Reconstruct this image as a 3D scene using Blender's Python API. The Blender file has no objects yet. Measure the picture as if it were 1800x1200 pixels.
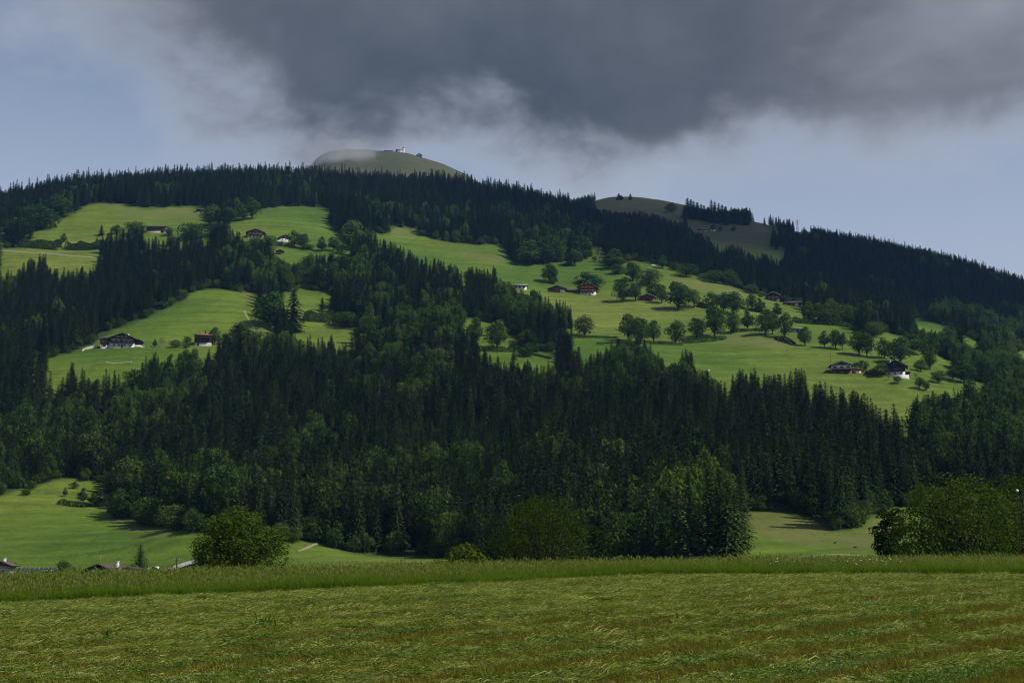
import bpy, bmesh, math, random
import numpy as np
from mathutils import Vector, Matrix

# ------------------------------------------------------------------ camera, light, exposure
SC = bpy.context.scene
COL = SC.collection
R = math.radians
FPX = 2500.0                       # focal length in photo pixels (1800 wide) = 50 mm lens
PITCH = math.atan(400.0 / FPX)     # eye level lies at photo row 1000

cam_d = bpy.data.cameras.new('camera'); cam_d.lens = 50.0; cam_d.sensor_width = 36.0
cam_d.clip_start = 0.5; cam_d.clip_end = 20000.0
cam = bpy.data.objects.new('camera', cam_d); COL.objects.link(cam)
cam.location = (0, 0, 0); cam.rotation_euler = (R(90) + PITCH, 0, 0)
SC.camera = cam

SUN_AZ, SUN_EL = R(112), R(48)      # azimuth clockwise from the view direction (to the right), elevation
SKY_STRENGTH = 0.08
world = bpy.data.worlds.new('World'); SC.world = world; world.use_nodes = True
def build_world():
    nt = world.node_tree; N = nt.nodes; L = nt.links
    for n in list(N): N.remove(n)
    def nd(t, **k):
        n = N.new(t)
        for a, v in k.items(): setattr(n, a, v)
        return n
    def val(x, sock):
        if isinstance(x, (int, float)): sock.default_value = x
        else: L.new(x, sock)
    def m(op, a, b=0.0, c=None, clamp=False):
        n = nd('ShaderNodeMath', operation=op, use_clamp=clamp)
        val(a, n.inputs[0]); val(b, n.inputs[1])
        if c is not None: val(c, n.inputs[2])
        return n.outputs[0]
    def noise(vec, scale, detail=5.0, rough=0.55, dist=0.0):
        n = nd('ShaderNodeTexNoise'); n.inputs['Scale'].default_value = scale
        n.inputs['Detail'].default_value = detail; n.inputs['Roughness'].default_value = rough
        n.inputs['Distortion'].default_value = dist
        L.new(vec, n.inputs['Vector']); return n.outputs['Fac']
    def sstep(x, lo, hi):
        n = nd('ShaderNodeMapRange', interpolation_type='SMOOTHSTEP')
        val(x, n.inputs['Value']); n.inputs['From Min'].default_value = lo; n.inputs['From Max'].default_value = hi
        return n.outputs['Result']
    sky = nd('ShaderNodeTexSky', sky_type='NISHITA'); sky.sun_disc = False
    sky.sun_elevation = SUN_EL; sky.sun_rotation = SUN_AZ
    sky.altitude = 800; sky.air_density = 1.0; sky.dust_density = 1.0; sky.ozone_density = 1.5
    tc = nd('ShaderNodeTexCoord'); d = tc.outputs['Generated']
    sep = nd('ShaderNodeSeparateXYZ'); L.new(d, sep.inputs[0])
    X, Y, Z = sep.outputs
    az = m('ARCTAN2', X, Y); el = m('ARCSINE', Z)
    # cloud bank standing over the mountain; its ragged edge comes from layered noise
    mp = nd('ShaderNodeMapping'); mp.inputs['Scale'].default_value = (1, 1, 1.5); L.new(d, mp.inputs['Vector'])
    v = mp.outputs['Vector']
    n1 = m('SUBTRACT', noise(v, 5.0, 5.0, 0.55, 0.3), 0.5)
    n2 = m('SUBTRACT', noise(v, 15.0, 6.0, 0.56, 0.2), 0.5)
    wob = m('ADD', m('MULTIPLY', n1, 0.075), m('MULTIPLY', n2, 0.092))
    def hump(c, w): return m('POWER', 2.718, m('MULTIPLY', m('POWER', m('ABSOLUTE', m('DIVIDE', m('SUBTRACT', az, c), w)), 2.0), -1.0))
    base = m('ADD', m('MULTIPLY', hump(0.078, 0.055), -0.020), m('MULTIPLY', hump(-0.03, 0.045), 0.016))
    base = m('ADD', base, m('MULTIPLY', hump(-0.15, 0.06), -0.010))
    f_low = m('SUBTRACT', el, m('ADD', 0.281, base))
    f_left = m('MULTIPLY', m('ADD', az, m('ADD', 0.255, m('MULTIPLY', m('SUBTRACT', el, 0.29), 0.85))), 0.42)
    f_right = m('MULTIPLY', m('SUBTRACT', 0.62, az), 0.6)
    f_top = m('SUBTRACT', 1.0, el)
    f = m('MINIMUM', m('MINIMUM', f_low, f_left), m('MINIMUM', f_right, f_top))
    f = m('ADD', f, wob)
    bank = sstep(f, -0.024, 0.048)
    # thin broken cloud elsewhere in the sky
    thin = sstep(noise(v, 4.2, 6.0, 0.58, 0.5), 0.50, 0.78)
    thin = m('MULTIPLY', thin, 0.55)
    # pale veil of distant air towards the horizon
    veil = m('MULTIPLY', sstep(el, 0.45, 0.17), 0.90)
    # brightness of the bank: dense grey body, paler where it thins and towards its lit right-hand top
    g = m('ADD', m('MULTIPLY', m('ABSOLUTE', m('SUBTRACT', az, 0.02)), 0.85), m('MULTIPLY', m('SUBTRACT', el, 0.33), 0.8))
    g = m('ADD', g, m('MULTIPLY', n1, 0.75)); g = m('ADD', g, m('MULTIPLY', n2, 0.16))
    g = sstep(g, -0.10, 0.62)
    cr = nd('ShaderNodeValToRGB'); L.new(g, cr.inputs[0])
    e = cr.color_ramp.elements
    e[0].position = 0.0; e[0].color = (0.060, 0.073, 0.092, 1)
    e[1].position = 1.0; e[1].color = (0.36, 0.375, 0.42, 1)
    k = e.new(0.42); k.color = (0.125, 0.137, 0.160, 1)
    bgs = nd('ShaderNodeBackground'); L.new(sky.outputs[0], bgs.inputs[0]); bgs.inputs[1].default_value = SKY_STRENGTH
    bgt = nd('ShaderNodeBackground'); bgt.inputs[0].default_value = (0.36, 0.38, 0.43, 1)
    bgc = nd('ShaderNodeBackground'); ce = nd('ShaderNodeMix', data_type='RGBA'); L.new(sstep(f, -0.02, 0.055), ce.inputs[0]); ce.inputs[6].default_value = (0.54, 0.55, 0.60, 1); L.new(cr.outputs[0], ce.inputs[7]); L.new(ce.outputs[2], bgc.inputs[0])
    m1 = nd('ShaderNodeMixShader'); L.new(thin, m1.inputs[0]); L.new(bgs.outputs[0], m1.inputs[1]); L.new(bgt.outputs[0], m1.inputs[2])
    bgv = nd('ShaderNodeBackground'); bgv.inputs[0].default_value = (0.44, 0.505, 0.63, 1)
    m0 = nd('ShaderNodeMixShader'); L.new(veil, m0.inputs[0]); L.new(m1.outputs[0], m0.inputs[1]); L.new(bgv.outputs[0], m0.inputs[2])
    m2 = nd('ShaderNodeMixShader'); L.new(bank, m2.inputs[0]); L.new(m0.outputs[0], m2.inputs[1]); L.new(bgc.outputs[0], m2.inputs[2])
    out = nd('ShaderNodeOutputWorld'); L.new(m2.outputs[0], out.inputs['Surface'])
build_world()

sun_d = bpy.data.lights.new('sun', 'SUN'); sun_d.energy = 4.9; sun_d.angle = R(0.5); sun_d.color = (1.0, 0.95, 0.86)
sun = bpy.data.objects.new('sun', sun_d); COL.objects.link(sun)
sd = Vector((math.sin(SUN_AZ) * math.cos(SUN_EL), math.cos(SUN_AZ) * math.cos(SUN_EL), math.sin(SUN_EL)))
sun.rotation_euler = sd.to_track_quat('Z', 'Y').to_euler()

vs = SC.view_settings
vs.view_transform = 'Standard'; vs.look = 'None'; vs.exposure = 0.0; vs.gamma = 1.0; vs.use_curve_mapping = False
SC.cycles.use_denoising = True; SC.cycles.filter_width = 1.15
SC.cycles.max_bounces = 3; SC.cycles.diffuse_bounces = 1; SC.cycles.volume_bounces = 0
SC.cycles.transparent_max_bounces = 48; SC.cycles.transmission_bounces = 2; SC.cycles.glossy_bounces = 1

rng = np.random.default_rng(7)
random.seed(7)

# ------------------------------------------------------------------ photo pixel <-> place
CP, SP = math.cos(PITCH), math.sin(PITCH)
def ray(px, py):
    """(X/Y, Z/Y) of the sight line through a photo pixel"""
    u = (px - 900.0) / FPX; v = (600.0 - py) / FPX
    y = CP - v * SP
    return u / y, (SP + v * CP) / y
def at(px, py, Y):
    a, b = ray(px, py); return (a * Y, Y, b * Y)
def project(X, Y, Z):
    d = Y * CP + Z * SP; u = Z * CP - Y * SP
    return 900.0 + FPX * X / d, 600.0 - FPX * u / d

# ------------------------------------------------------------------ terrain
CTRL = [
 # valley floor and the feet of the slope
 (0,1012,420),(180,1015,430),(350,1008,400),(0,935,500),(180,935,490),(300,942,450),(0,868,570),(110,885,560),(200,905,530),(100,842,600),(200,848,600),
 (500,985,380),(500,952,440),(560,957,455),(650,978,440),(760,982,420),(900,995,370),(1100,995,360),(1320,990,350),
 (1400,985,330),(1590,985,320),(1300,897,440),(1400,903,430),(1490,934,400),(1560,893,450),(1700,975,310),(1800,975,300),(1640,800,560),(1700,815,570),(1800,840,540),
 # the forested slope
 (0,780,680),(100,750,700),(300,800,640),(300,700,760),(600,850,580),(600,750,680),(600,660,800),(900,870,520),(900,780,620),(900,690,740),
 (1200,850,520),(1200,760,620),(1200,690,740),(1450,800,560),(1450,735,680),(1620,740,720),(1750,730,720),(1850,730,720),
 # farmhouse meadow and the woods round it
 (60,650,800),(210,610,850),(350,607,860),(220,645,800),(330,540,950),(400,512,1000),(450,560,930),(360,565,920),
 (0,600,950),(100,560,1000),(200,510,1080),(300,480,1150),(0,520,1100),
 # upper left meadows
 (0,465,1180),(80,442,1230),(170,440,1230),(50,415,1270),(150,400,1290),(260,408,1270),(300,382,1330),(180,358,1400),(340,363,1400),
 (430,415,1250),(500,426,1240),(450,370,1380),(570,366,1390),(600,420,1270),(540,446,1200),(490,450,1180),
 (500,517,1040),(560,512,1050),(560,540,1000),(560,568,930),(610,582,910),(480,580,910),(600,605,880),
 (680,410,1330),(760,421,1320),(850,431,1310),(900,462,1250),(750,455,1230),(850,476,1200),(900,504,1140),
 (650,520,1050),(750,540,1020),(800,520,1060),(820,565,960),(860,597,900),(900,622,860),(970,634,840),(650,605,870),(750,625,840),
 # the big meadows to the right
 (1000,515,1140),(1045,518,1140),(970,512,1150),(1130,527,1100),(1060,452,1300),(1000,462,1270),(1080,490,1190),(1150,464,1270),(1200,477,1240),(1280,501,1200),
 (1350,524,1170),(1400,538,1140),(1200,522,1110),(1300,552,1060),(1100,562,1020),(1020,572,990),(1180,602,930),(1300,592,950),(1000,602,920),(1100,612,890),
 (1200,640,850),(1300,642,850),(1400,662,810),(1480,657,825),(1575,660,815),(1600,718,750),(1500,692,780),(1400,582,970),(1500,582,970),(1600,602,940),
 (1640,642,870),(1700,677,810),(1780,682,820),(1590,564,1180),(1700,597,1110),(1800,632,1060),(1700,650,950),(1800,662,950),
 # upper woods and the skyline
 (0,372,1600),(100,346,1650),(300,332,1700),(450,322,1700),(600,330,1750),(700,335,1750),(800,345,1720),(900,360,1700),(980,380,1650),(600,385,1480),(800,390,1480),(900,412,1430),
 # the ridge behind, right
 (1000,400,1600),(1050,430,1500),(1100,445,1450),(1300,492,1400),(1500,562,1320),(1620,552,1330),(1800,612,1230),(1100,402,1800),(1300,442,1700),(1500,492,1600),(1700,562,1450),
 (1050,352,2300),(1080,347,2350),(1190,358,2300),(1205,389,2050),(1315,398,2050),(1360,426,1950),(1500,430,1950),(1600,456,1850),(1660,467,1800),(1700,494,1720),(1800,524,1650),
 (1950,590,1500),(1950,650,1200),(1950,700,900),(1950,780,650),(-150,400,1600),(-150,520,1150),(-150,640,850),(-150,760,700),(-150,880,570),(-150,1012,420),
]
def tps_fit(P, z, lam):
    n = len(P); d2 = ((P[:, None] - P[None]) ** 2).sum(-1)
    K = 0.5 * d2 * np.log(d2 + 1e-12)
    A = np.zeros((n + 3, n + 3)); A[:n, :n] = K + lam * np.eye(n); A[:n, n] = 1; A[:n, n + 1:] = P
    A[n:, :n] = A[:n, n:].T
    w = np.linalg.solve(A, np.r_[z, 0, 0, 0]); return w
S = 500.0
pts = [at(*c) for c in CTRL]
for px in (-300, 100, 500, 900, 1300, 1700, 2100):
    for Y, z in ((110, -6.0), (180, -8.0), (260, -8.5)):
        a, _ = ray(px, 1000); pts.append((a * Y, Y, z))
for px, py, Y in ((0,420,2200),(300,385,2300),(600,380,2400),(900,420,2300)):
    pts.append(at(px, py, Y))
for px, py, Y in ((1080,380,2900),(1500,490,2600),(1800,600,2200)):
    pts.append(at(px, py, Y))
for px, py, Y in ((0,520,3500),(600,450,3800),(1200,520,3800),(1800,700,3500)):
    pts.append(at(px, py, Y))
CPT = np.array(pts); TP = CPT[:, :2] / S
TW = tps_fit(TP, CPT[:, 2], 1e-4)
def tps_eval(X, Y):
    q = np.stack([X.ravel(), Y.ravel()], 1) / S; out = np.empty(len(q))
    for i in range(0, len(q), 20000):
        b = q[i:i + 20000]; d2 = ((b[:, None] - TP[None]) ** 2).sum(-1)
        out[i:i + 20000] = 0.5 * d2 * np.log(d2 + 1e-12) @ TW[:-3] + TW[-3] + b @ TW[-2:]
    return out.reshape(X.shape)
def vnoise(X, Y, seed=0):
    """smooth value noise, period-free enough for terrain"""
    xi = np.floor(X).astype(np.int64); yi = np.floor(Y).astype(np.int64); fx = X - xi; fy = Y - yi
    fx = fx * fx * (3 - 2 * fx); fy = fy * fy * (3 - 2 * fy)
    def h(a, b):
        n = (a * 374761393 + b * 668265263 + seed * 974634421) & 0xFFFFFFFF
        n = ((n ^ (n >> 13)) * 1274126177) & 0xFFFFFFFF
        return ((n ^ (n >> 16)) & 0xFFFF) / 65535.0
    return (h(xi, yi) * (1 - fx) + h(xi + 1, yi) * fx) * (1 - fy) + (h(xi, yi + 1) * (1 - fx) + h(xi + 1, yi + 1) * fx) * fy - 0.5
# bare summit behind the wooded skyline
SUMMIT_Y = 3300.0
SPROF = [(300,470),(480,330),(548,292),(562,275),(580,266),(605,262.5),(645,262),(668,265),(700,266.5),(720,269),(740,275.5),(780,287),(820,305),(850,324),(900,360),(1100,520)]
SPX = np.array([at(a, b, SUMMIT_Y)[0] for a, b in SPROF]); SPZ = np.array([at(a, b, SUMMIT_Y)[2] for a, b in SPROF])
def summit(X, Y):
    dy = Y - SUMMIT_Y
    s = np.interp(X + 18 * np.sin(Y / 130.0), SPX, SPZ)
    fall = np.where(dy < 0, -0.36 * dy + 0.00012 * dy * dy, 0.0009 * dy * dy)
    gul = 22 * np.maximum(-dy, 0) / 500.0 * np.sin(X / 60.0 + 1.0 + Y / 300.0)
    return s - fall + gul
def height(X, Y):
    z = tps_eval(X, Y)
    amp = np.clip((Y - 250) / 600, 0, 1)
    z = z + amp * (2.6 * vnoise(X / 70, Y / 90, 1) + 1.9 * vnoise(X / 28, Y / 34, 2) + 0.7 * vnoise(X / 11, Y / 13, 3))
    return np.maximum(z, summit(X, Y))
GU = np.linspace(-0.66, 0.66, 440); GY = np.geomspace(100.0, 4000.0, 380)
GUU, GYY = np.meshgrid(GU, GY)            # rows: distance, columns: direction
GX = GUU * GYY
GZ = height(GX, GYY)
def ground(X, Y):
    """bilinear height of the terrain mesh"""
    X = np.asarray(X, float); Y = np.asarray(Y, float)
    fu = np.clip((X / Y - GU[0]) / (GU[1] - GU[0]), 0, len(GU) - 1.001)
    fy = np.clip(np.log(Y / GY[0]) / math.log(GY[1] / GY[0]), 0, len(GY) - 1.001)
    i = fu.astype(int); j = fy.astype(int); a = fu - i; b = (Y - GY[j]) / (GY[j + 1] - GY[j])
    return (GZ[j, i] * (1 - a) + GZ[j, i + 1] * a) * (1 - b) + (GZ[j + 1, i] * (1 - a) + GZ[j + 1, i + 1] * a) * b
def hit(px, py, ymin=150.0):
    """where the sight line of a photo pixel first meets the terrain"""
    a, s = ray(px, py)
    Y = np.geomspace(ymin, 3990.0, 6000); h = ground(a * Y, Y) - s * Y
    k = np.nonzero(h >= 0)[0]
    if len(k) == 0: return hit(px, py + 0.5, ymin) if py < 420 else None
    k = max(k[0], 1); y0, y1, h0, h1 = Y[k - 1], Y[k], h[k - 1], h[k]
    y = y0 + (y1 - y0) * (-h0 / (h1 - h0 + 1e-9)); return (a * y, y, s * y)

# ------------------------------------------------------------------ land cover read off the photo (open grass as outlines in photo pixels)
OPEN = {
 'upper_left': [(45,414),(95,390),(120,379),(140,371),(152,361),(180,356),(210,359),(232,364),(255,367),(285,366),(332,362),(346,367),(350,374),(360,377),(362,390),(372,400),(372,416),(358,418),(352,402),(318,416),(307,414),(300,406),(292,402),(255,400),(240,396),(220,402),(200,401),(178,413),(150,416),(112,424),(75,424)],
 'left_strip': [(0,407),(8,410),(5,425),(15,435),(62,437),(108,437),(180,438),(174,452),(167,472),(130,470),(85,474),(80,448),(58,448),(30,470),(0,472)],
 'farm': [(50,644),(85,630),(140,616),(172,600),(200,582),(240,566),(275,552),(307,535),(327,527),(332,517),(350,511),(375,509),(400,509),(422,514),(435,512),(448,520),(452,530),(455,562),(465,568),(482,575),(490,585),(475,590),(457,585),(440,580),(430,575),(415,575),(405,590),(392,587),(368,607),(350,640),(342,645),(342,614),(318,612),(288,622),(265,624),(237,634),(228,662),(210,660),(197,645),(180,655),(160,647),(137,650),(125,635),(112,665),(97,645),(82,650),(77,632),(60,652),(51,650)],
 'glade': [(492,517),(515,517),(530,505),(538,502),(558,512),(585,517),(585,530),(582,547),(570,542),(532,542),(495,537)],
 'glade_low': [(510,585),(525,565),(560,569),(575,565),(590,566),(605,576),(626,579),(622,592),(614,612),(600,602),(585,592),(570,590),(557,592),(532,594)],
 'upper_mid': [(398,395),(415,385),(450,370),(475,366),(525,363),(570,365),(582,377),(573,385),(580,402),(600,417),(605,427),(622,442),(617,450),(590,445),(557,447),(540,446),(530,457),(542,470),(500,457),(487,452),(487,437),(497,427),(487,422),(465,416),(450,412),(422,410),(402,404)],
 'centre': [(652,416),(662,412),(682,413),(685,402),(700,400),(732,402),(735,412),(757,420),(800,427),(840,430),(885,432),(890,447),(900,460),(915,465),(960,465),(975,460),(995,460),(1000,465),(1020,460),(1042,457),(1035,435),(1050,437),(1065,447),(1062,462),(1075,477),(1097,462),(1112,457),(1147,462),(1195,475),(1222,485),(1275,499),(1317,514),(1350,522),(1372,530),(1412,537),(1412,552),(1480,566),(1500,575),(1505,590),(1540,590),(1555,583),(1590,593),(1600,600),(1620,625),(1665,635),(1668,660),(1695,670),(1735,675),(1725,690),(1680,692),(1650,699),(1630,699),(1610,704),(1600,724),(1585,719),(1562,717),(1540,708),(1520,700),(1500,690),(1470,690),(1450,680),(1420,675),(1412,650),(1400,655),(1372,664),(1350,662),(1325,653),(1315,662),(1297,650),(1277,672),(1260,674),(1245,658),(1235,658),(1225,648),(1220,624),(1207,614),(1197,622),(1195,642),(1180,637),(1165,634),(1152,612),(1120,592),(1082,597),(1070,607),(1035,627),(1027,637),(1022,622),(1017,612),(1000,609),(1005,590),(1012,575),(1013,555),(1010,544),(995,537),(982,524),(972,529),(960,517),(940,509),(905,512),(900,502),(875,492),(870,472),(840,472),(820,472),(807,479),(800,469),(782,464),(770,454),(755,462),(742,450),(715,440),(697,433),(675,423),(655,421)],
 'between': [(838,617),(885,617),(900,620),(975,620),(980,634),(967,642),(945,642),(935,634),(915,639),(900,624),(893,642),(880,630),(850,622)],
 'between_up': [(804,569),(825,559),(840,565),(862,567),(880,590),(905,592),(912,610),(890,607),(860,604),(842,602),(844,580)],
 'right_strip': [(1588,560),(1615,561),(1630,562),(1667,576),(1688,588),(1720,600),(1745,612),(1740,618),(1710,612),(1690,600),(1670,592),(1650,584),(1620,575)],
 'right_strip_low': [(1775,597),(1800,610),(1830,625),(1830,640),(1800,632),(1780,622)],
 'valley_left': [(-40,880),(0,872),(30,861),(57,859),(75,870),(62,855),(100,845),(125,842),(155,845),(180,850),(187,860),(185,877),(190,894),(200,907),(225,916),(265,922),(315,932),(360,935),(420,950),(480,952),(525,951),(545,954),(570,956),(590,965),(625,974),(650,977),(685,980),(757,980),(860,985),(860,1100),(-40,1100)],
 'valley_right': [(1292,895),(1350,898),(1387,901),(1415,906),(1430,915),(1450,925),(1465,932),(1495,933),(1515,915),(1540,905),(1560,892),(1600,888),(1640,930),(1830,945),(1830,1100),(1330,1100),(1330,990),(1325,960),(1305,925)],
 'alp_knoll': [(1047,352),(1072,340),(1110,340),(1185,348),(1201,355),(1202,387),(1180,387),(1162,379),(1125,369),(1087,374),(1055,367)],
 'alp_slope': [(1206,390),(1280,397),(1315,390),(1350,400),(1352,442),(1325,450),(1290,427),(1275,434),(1250,427),(1245,412),(1220,409)],
 'alp_gap': [(1350,440),(1380,441),(1378,455),(1352,452)],
}
MS = 2.0                                     # photo pixels per mask cell
MX0, MY0 = -60, 230
MW, MH = int(1920 / MS), int(880 / MS)
def fill_poly(poly, out, value=True):
    P = np.array(poly, float)
    x0, x1 = P[:, 0].min(), P[:, 0].max(); y0, y1 = P[:, 1].min(), P[:, 1].max()
    i0, i1 = max(int((x0 - MX0) / MS), 0), min(int((x1 - MX0) / MS) + 2, MW)
    j0, j1 = max(int((y0 - MY0) / MS), 0), min(int((y1 - MY0) / MS) + 2, MH)
    xs = MX0 + (np.arange(i0, i1) + 0.5) * MS; ys = MY0 + (np.arange(j0, j1) + 0.5) * MS
    xx, yy = np.meshgrid(xs, ys); ins = np.zeros(xx.shape, bool)
    for (ax, ay), (bx, by) in zip(P, np.roll(P, -1, 0)):
        if ay == by: continue
        c = ((ay > yy) != (by > yy)) & (xx < (bx - ax) * (yy - ay) / (by - ay) + ax)
        ins ^= c
    out[j0:j1, i0:i1][ins] = value
MASK = np.zeros((MH, MW), bool)
for p in OPEN.values(): fill_poly(p, MASK)
def is_open(px, py, mask=MASK):
    i = np.clip(((np.asarray(px) - MX0) / MS).astype(int), 0, MW - 1); j = np.clip(((np.asarray(py) - MY0) / MS).astype(int), 0, MH - 1)
    return mask[j, i]
DRY = [  # rough dry banks and bare soil
 [(1262,600),(1285,588),(1330,585),(1365,595),(1395,610),(1360,612),(1320,608),(1280,607)],
 [(684,403),(700,398),(735,403),(760,420),(800,428),(840,431),(800,424),(740,414),(690,414)],
 [(785,440),(840,445),(890,450),(880,462),(830,458)],
 [(462,566),(480,572),(496,585),(485,592),(470,585)],[(505,505),(520,500),(522,516),(506,518)],
 [(560,569),(575,564),(592,567),(605,577),(624,580),(600,582),(580,575)],
 [(425,514),(440,512),(450,525),(446,536),(432,526)],
 [(180,893),(200,905),(240,922),(300,935),(290,945),(230,932),(190,915)],
 [(1290,897),(1390,903),(1420,915),(1460,935),(1520,925),(1560,900),(1590,900),(1580,960),(1500,965),(1400,955),(1330,940)],
 [(1160,480),(1220,492),(1290,510),(1340,530),(1260,515),(1190,500)],[(180,357),(250,370),(330,366),(360,380),(300,385),(220,375)],
]
DRYM = np.zeros((MH, MW), bool)
for p in DRY: fill_poly(p, DRYM)
def blur(a, n):
    a = a.astype(float)
    for _ in range(n):
        b = np.pad(a, 1, mode='edge'); a = (b[1:-1, 1:-1] * 2 + b[:-2, 1:-1] + b[2:, 1:-1] + b[1:-1, :-2] + b[1:-1, 2:]) / 6
    return a
DRYF = blur(DRYM, 4)

# ------------------------------------------------------------------ object and material helpers
def new_mesh(name, verts, faces, mats=(), smooth=False):
    me = bpy.data.meshes.new(name)
    V = np.asarray(verts, np.float32); me.vertices.add(len(V)); me.vertices.foreach_set('co', V.ravel())
    if isinstance(faces, np.ndarray):
        n, k = faces.shape; idx = faces.astype(np.int32).ravel(); st = np.arange(0, n * k, k, dtype=np.int32); tot = np.full(n, k, np.int32)
    else:
        idx = np.fromiter((i for f in faces for i in f), np.int32); tot = np.array([len(f) for f in faces], np.int32); st = np.r_[0, np.cumsum(tot)[:-1]].astype(np.int32)
    me.loops.add(len(idx)); me.loops.foreach_set('vertex_index', idx)
    me.polygons.add(len(st)); me.polygons.foreach_set('loop_start', st)
    me.update(calc_edges=True); me.validate()
    for m in mats: me.materials.append(m)
    if smooth: me.polygons.foreach_set('use_smooth', np.ones(len(me.polygons), bool))
    return me
def link(name, me, parent=None, loc=(0, 0, 0), rz=0.0, scale=None):
    o = bpy.data.objects.new(name, me); COL.objects.link(o)
    o.location = loc; o.rotation_euler = (0, 0, rz)
    if scale is not None: o.scale = scale
    if parent is not None: o.parent = parent
    return o
def tag(o, label=None, cat=None, group=None, kind=None):
    for k, v in (('label', label), ('category', cat), ('group', group), ('kind', kind)):
        if v: o[k] = v
    return o
def quads(Q):
    Q = np.asarray(Q, np.float32); n = len(Q)
    return Q.reshape(-1, 3), np.arange(n * 4).reshape(n, 4)
class Mat:
    def __init__(s, name):
        s.m = bpy.data.materials.new(name); s.m.use_nodes = True; s.nt = s.m.node_tree; s.N = s.nt.nodes; s.L = s.nt.links
        for n in list(s.N): s.N.remove(n)
        s.out = s.N.new('ShaderNodeOutputMaterial')
    def nd(s, t, **k):
        n = s.N.new(t)
        for a, v in k.items(): setattr(n, a, v)
        return n
    def noise(s, scale, detail=4, rough=0.55, vec=None, stretch=None, coord='Object', rot=0.0):
        n = s.nd('ShaderNodeTexNoise'); n.inputs['Scale'].default_value = scale; n.inputs['Detail'].default_value = detail; n.inputs['Roughness'].default_value = rough
        tc = s.nd('ShaderNodeTexCoord'); o = tc.outputs[coord]
        if stretch:
            mp = s.nd('ShaderNodeMapping'); mp.inputs['Scale'].default_value = stretch; mp.inputs['Rotation'].default_value = (0, 0, rot); s.L.new(o, mp.inputs[0]); o = mp.outputs[0]
        s.L.new(o, n.inputs['Vector']); return n.outputs['Fac']
    def ramp(s, fac, *stops):
        r = s.nd('ShaderNodeValToRGB'); s.L.new(fac, r.inputs[0]); e = r.color_ramp.elements
        e[0].position, e[0].color = stops[0][0], (*stops[0][1], 1); e[1].position, e[1].color = stops[-1][0], (*stops[-1][1], 1)
        for p, c in stops[1:-1]: k = e.new(p); k.color = (*c, 1)
        return r.outputs[0]
    def mix(s, fac, a, b, mode='MIX'):
        n = s.nd('ShaderNodeMix', data_type='RGBA', blend_type=mode)
        for x, k in ((fac, 0), (a, 6), (b, 7)):
            if isinstance(x, (int, float)): n.inputs[k].default_value = x
            elif isinstance(x, tuple): n.inputs[k].default_value = (*x, 1)
            else: s.L.new(x, n.inputs[k])
        return n.outputs[2]
    def surf(s, col, rough=0.8, spec=0.25, bump=None, bump_d=0.05, strength=0.6):
        b = s.nd('ShaderNodeBsdfPrincipled'); b.inputs['Roughness'].default_value = rough; b.inputs['Specular IOR Level'].default_value = spec
        if isinstance(col, tuple): b.inputs['Base Color'].default_value = (*col, 1)
        else: s.L.new(col, b.inputs['Base Color'])
        if bump is not None:
            n = s.nd('ShaderNodeBump'); n.inputs['Distance'].default_value = bump_d; n.inputs['Strength'].default_value = strength
            s.L.new(bump, n.inputs['Height']); s.L.new(n.outputs[0], b.inputs['Normal'])
        s.L.new(b.outputs[0], s.out.inputs[0]); return s.m
    def leaf(s, col, trans=0.3, rough=0.7):
        d = s.nd('ShaderNodeBsdfDiffuse'); t = s.nd('ShaderNodeBsdfTranslucent'); mx = s.nd('ShaderNodeMixShader'); mx.inputs[0].default_value = trans
        s.L.new(col, d.inputs[0]); s.L.new(col, t.inputs[0]); s.L.new(d.outputs[0], mx.inputs[1]); s.L.new(t.outputs[0], mx.inputs[2])
        s.L.new(mx.outputs[0], s.out.inputs[0]); return s.m
    def attr(s, name):
        a = s.nd('ShaderNodeAttribute'); a.attribute_name = name; return a.outputs['Fac']
def simple(name, c1, c2, scale=2.0, rough=0.8, stretch=None, bump=0.0, spec=0.25):
    m = Mat(name); f = m.noise(scale, 5, 0.6, stretch=stretch)
    return m.surf(m.ramp(f, (0.3, c1), (0.7, c2)), rough, spec, f if bump else None, bump or 0.01)
def leaf_mat(name, c1, c2, c3, trans=0.3):
    """foliage whose tint differs from plant to plant and from clump to clump"""
    m = Mat(name); oi = m.nd('ShaderNodeObjectInfo')
    f = m.ramp(oi.outputs['Random'], (0.0, c1), (0.55, c2), (1.0, c3))
    n = m.noise(0.35, 3, 0.6)
    f = m.mix(1.0, f, m.ramp(n, (0.3, (0.72, 0.75, 0.72)), (0.7, (1.25, 1.2, 1.1))), 'MULTIPLY')
    f = m.mix(1.0, f, oi.outputs['Color'], 'MULTIPLY')
    return m.leaf(f, trans)

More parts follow.
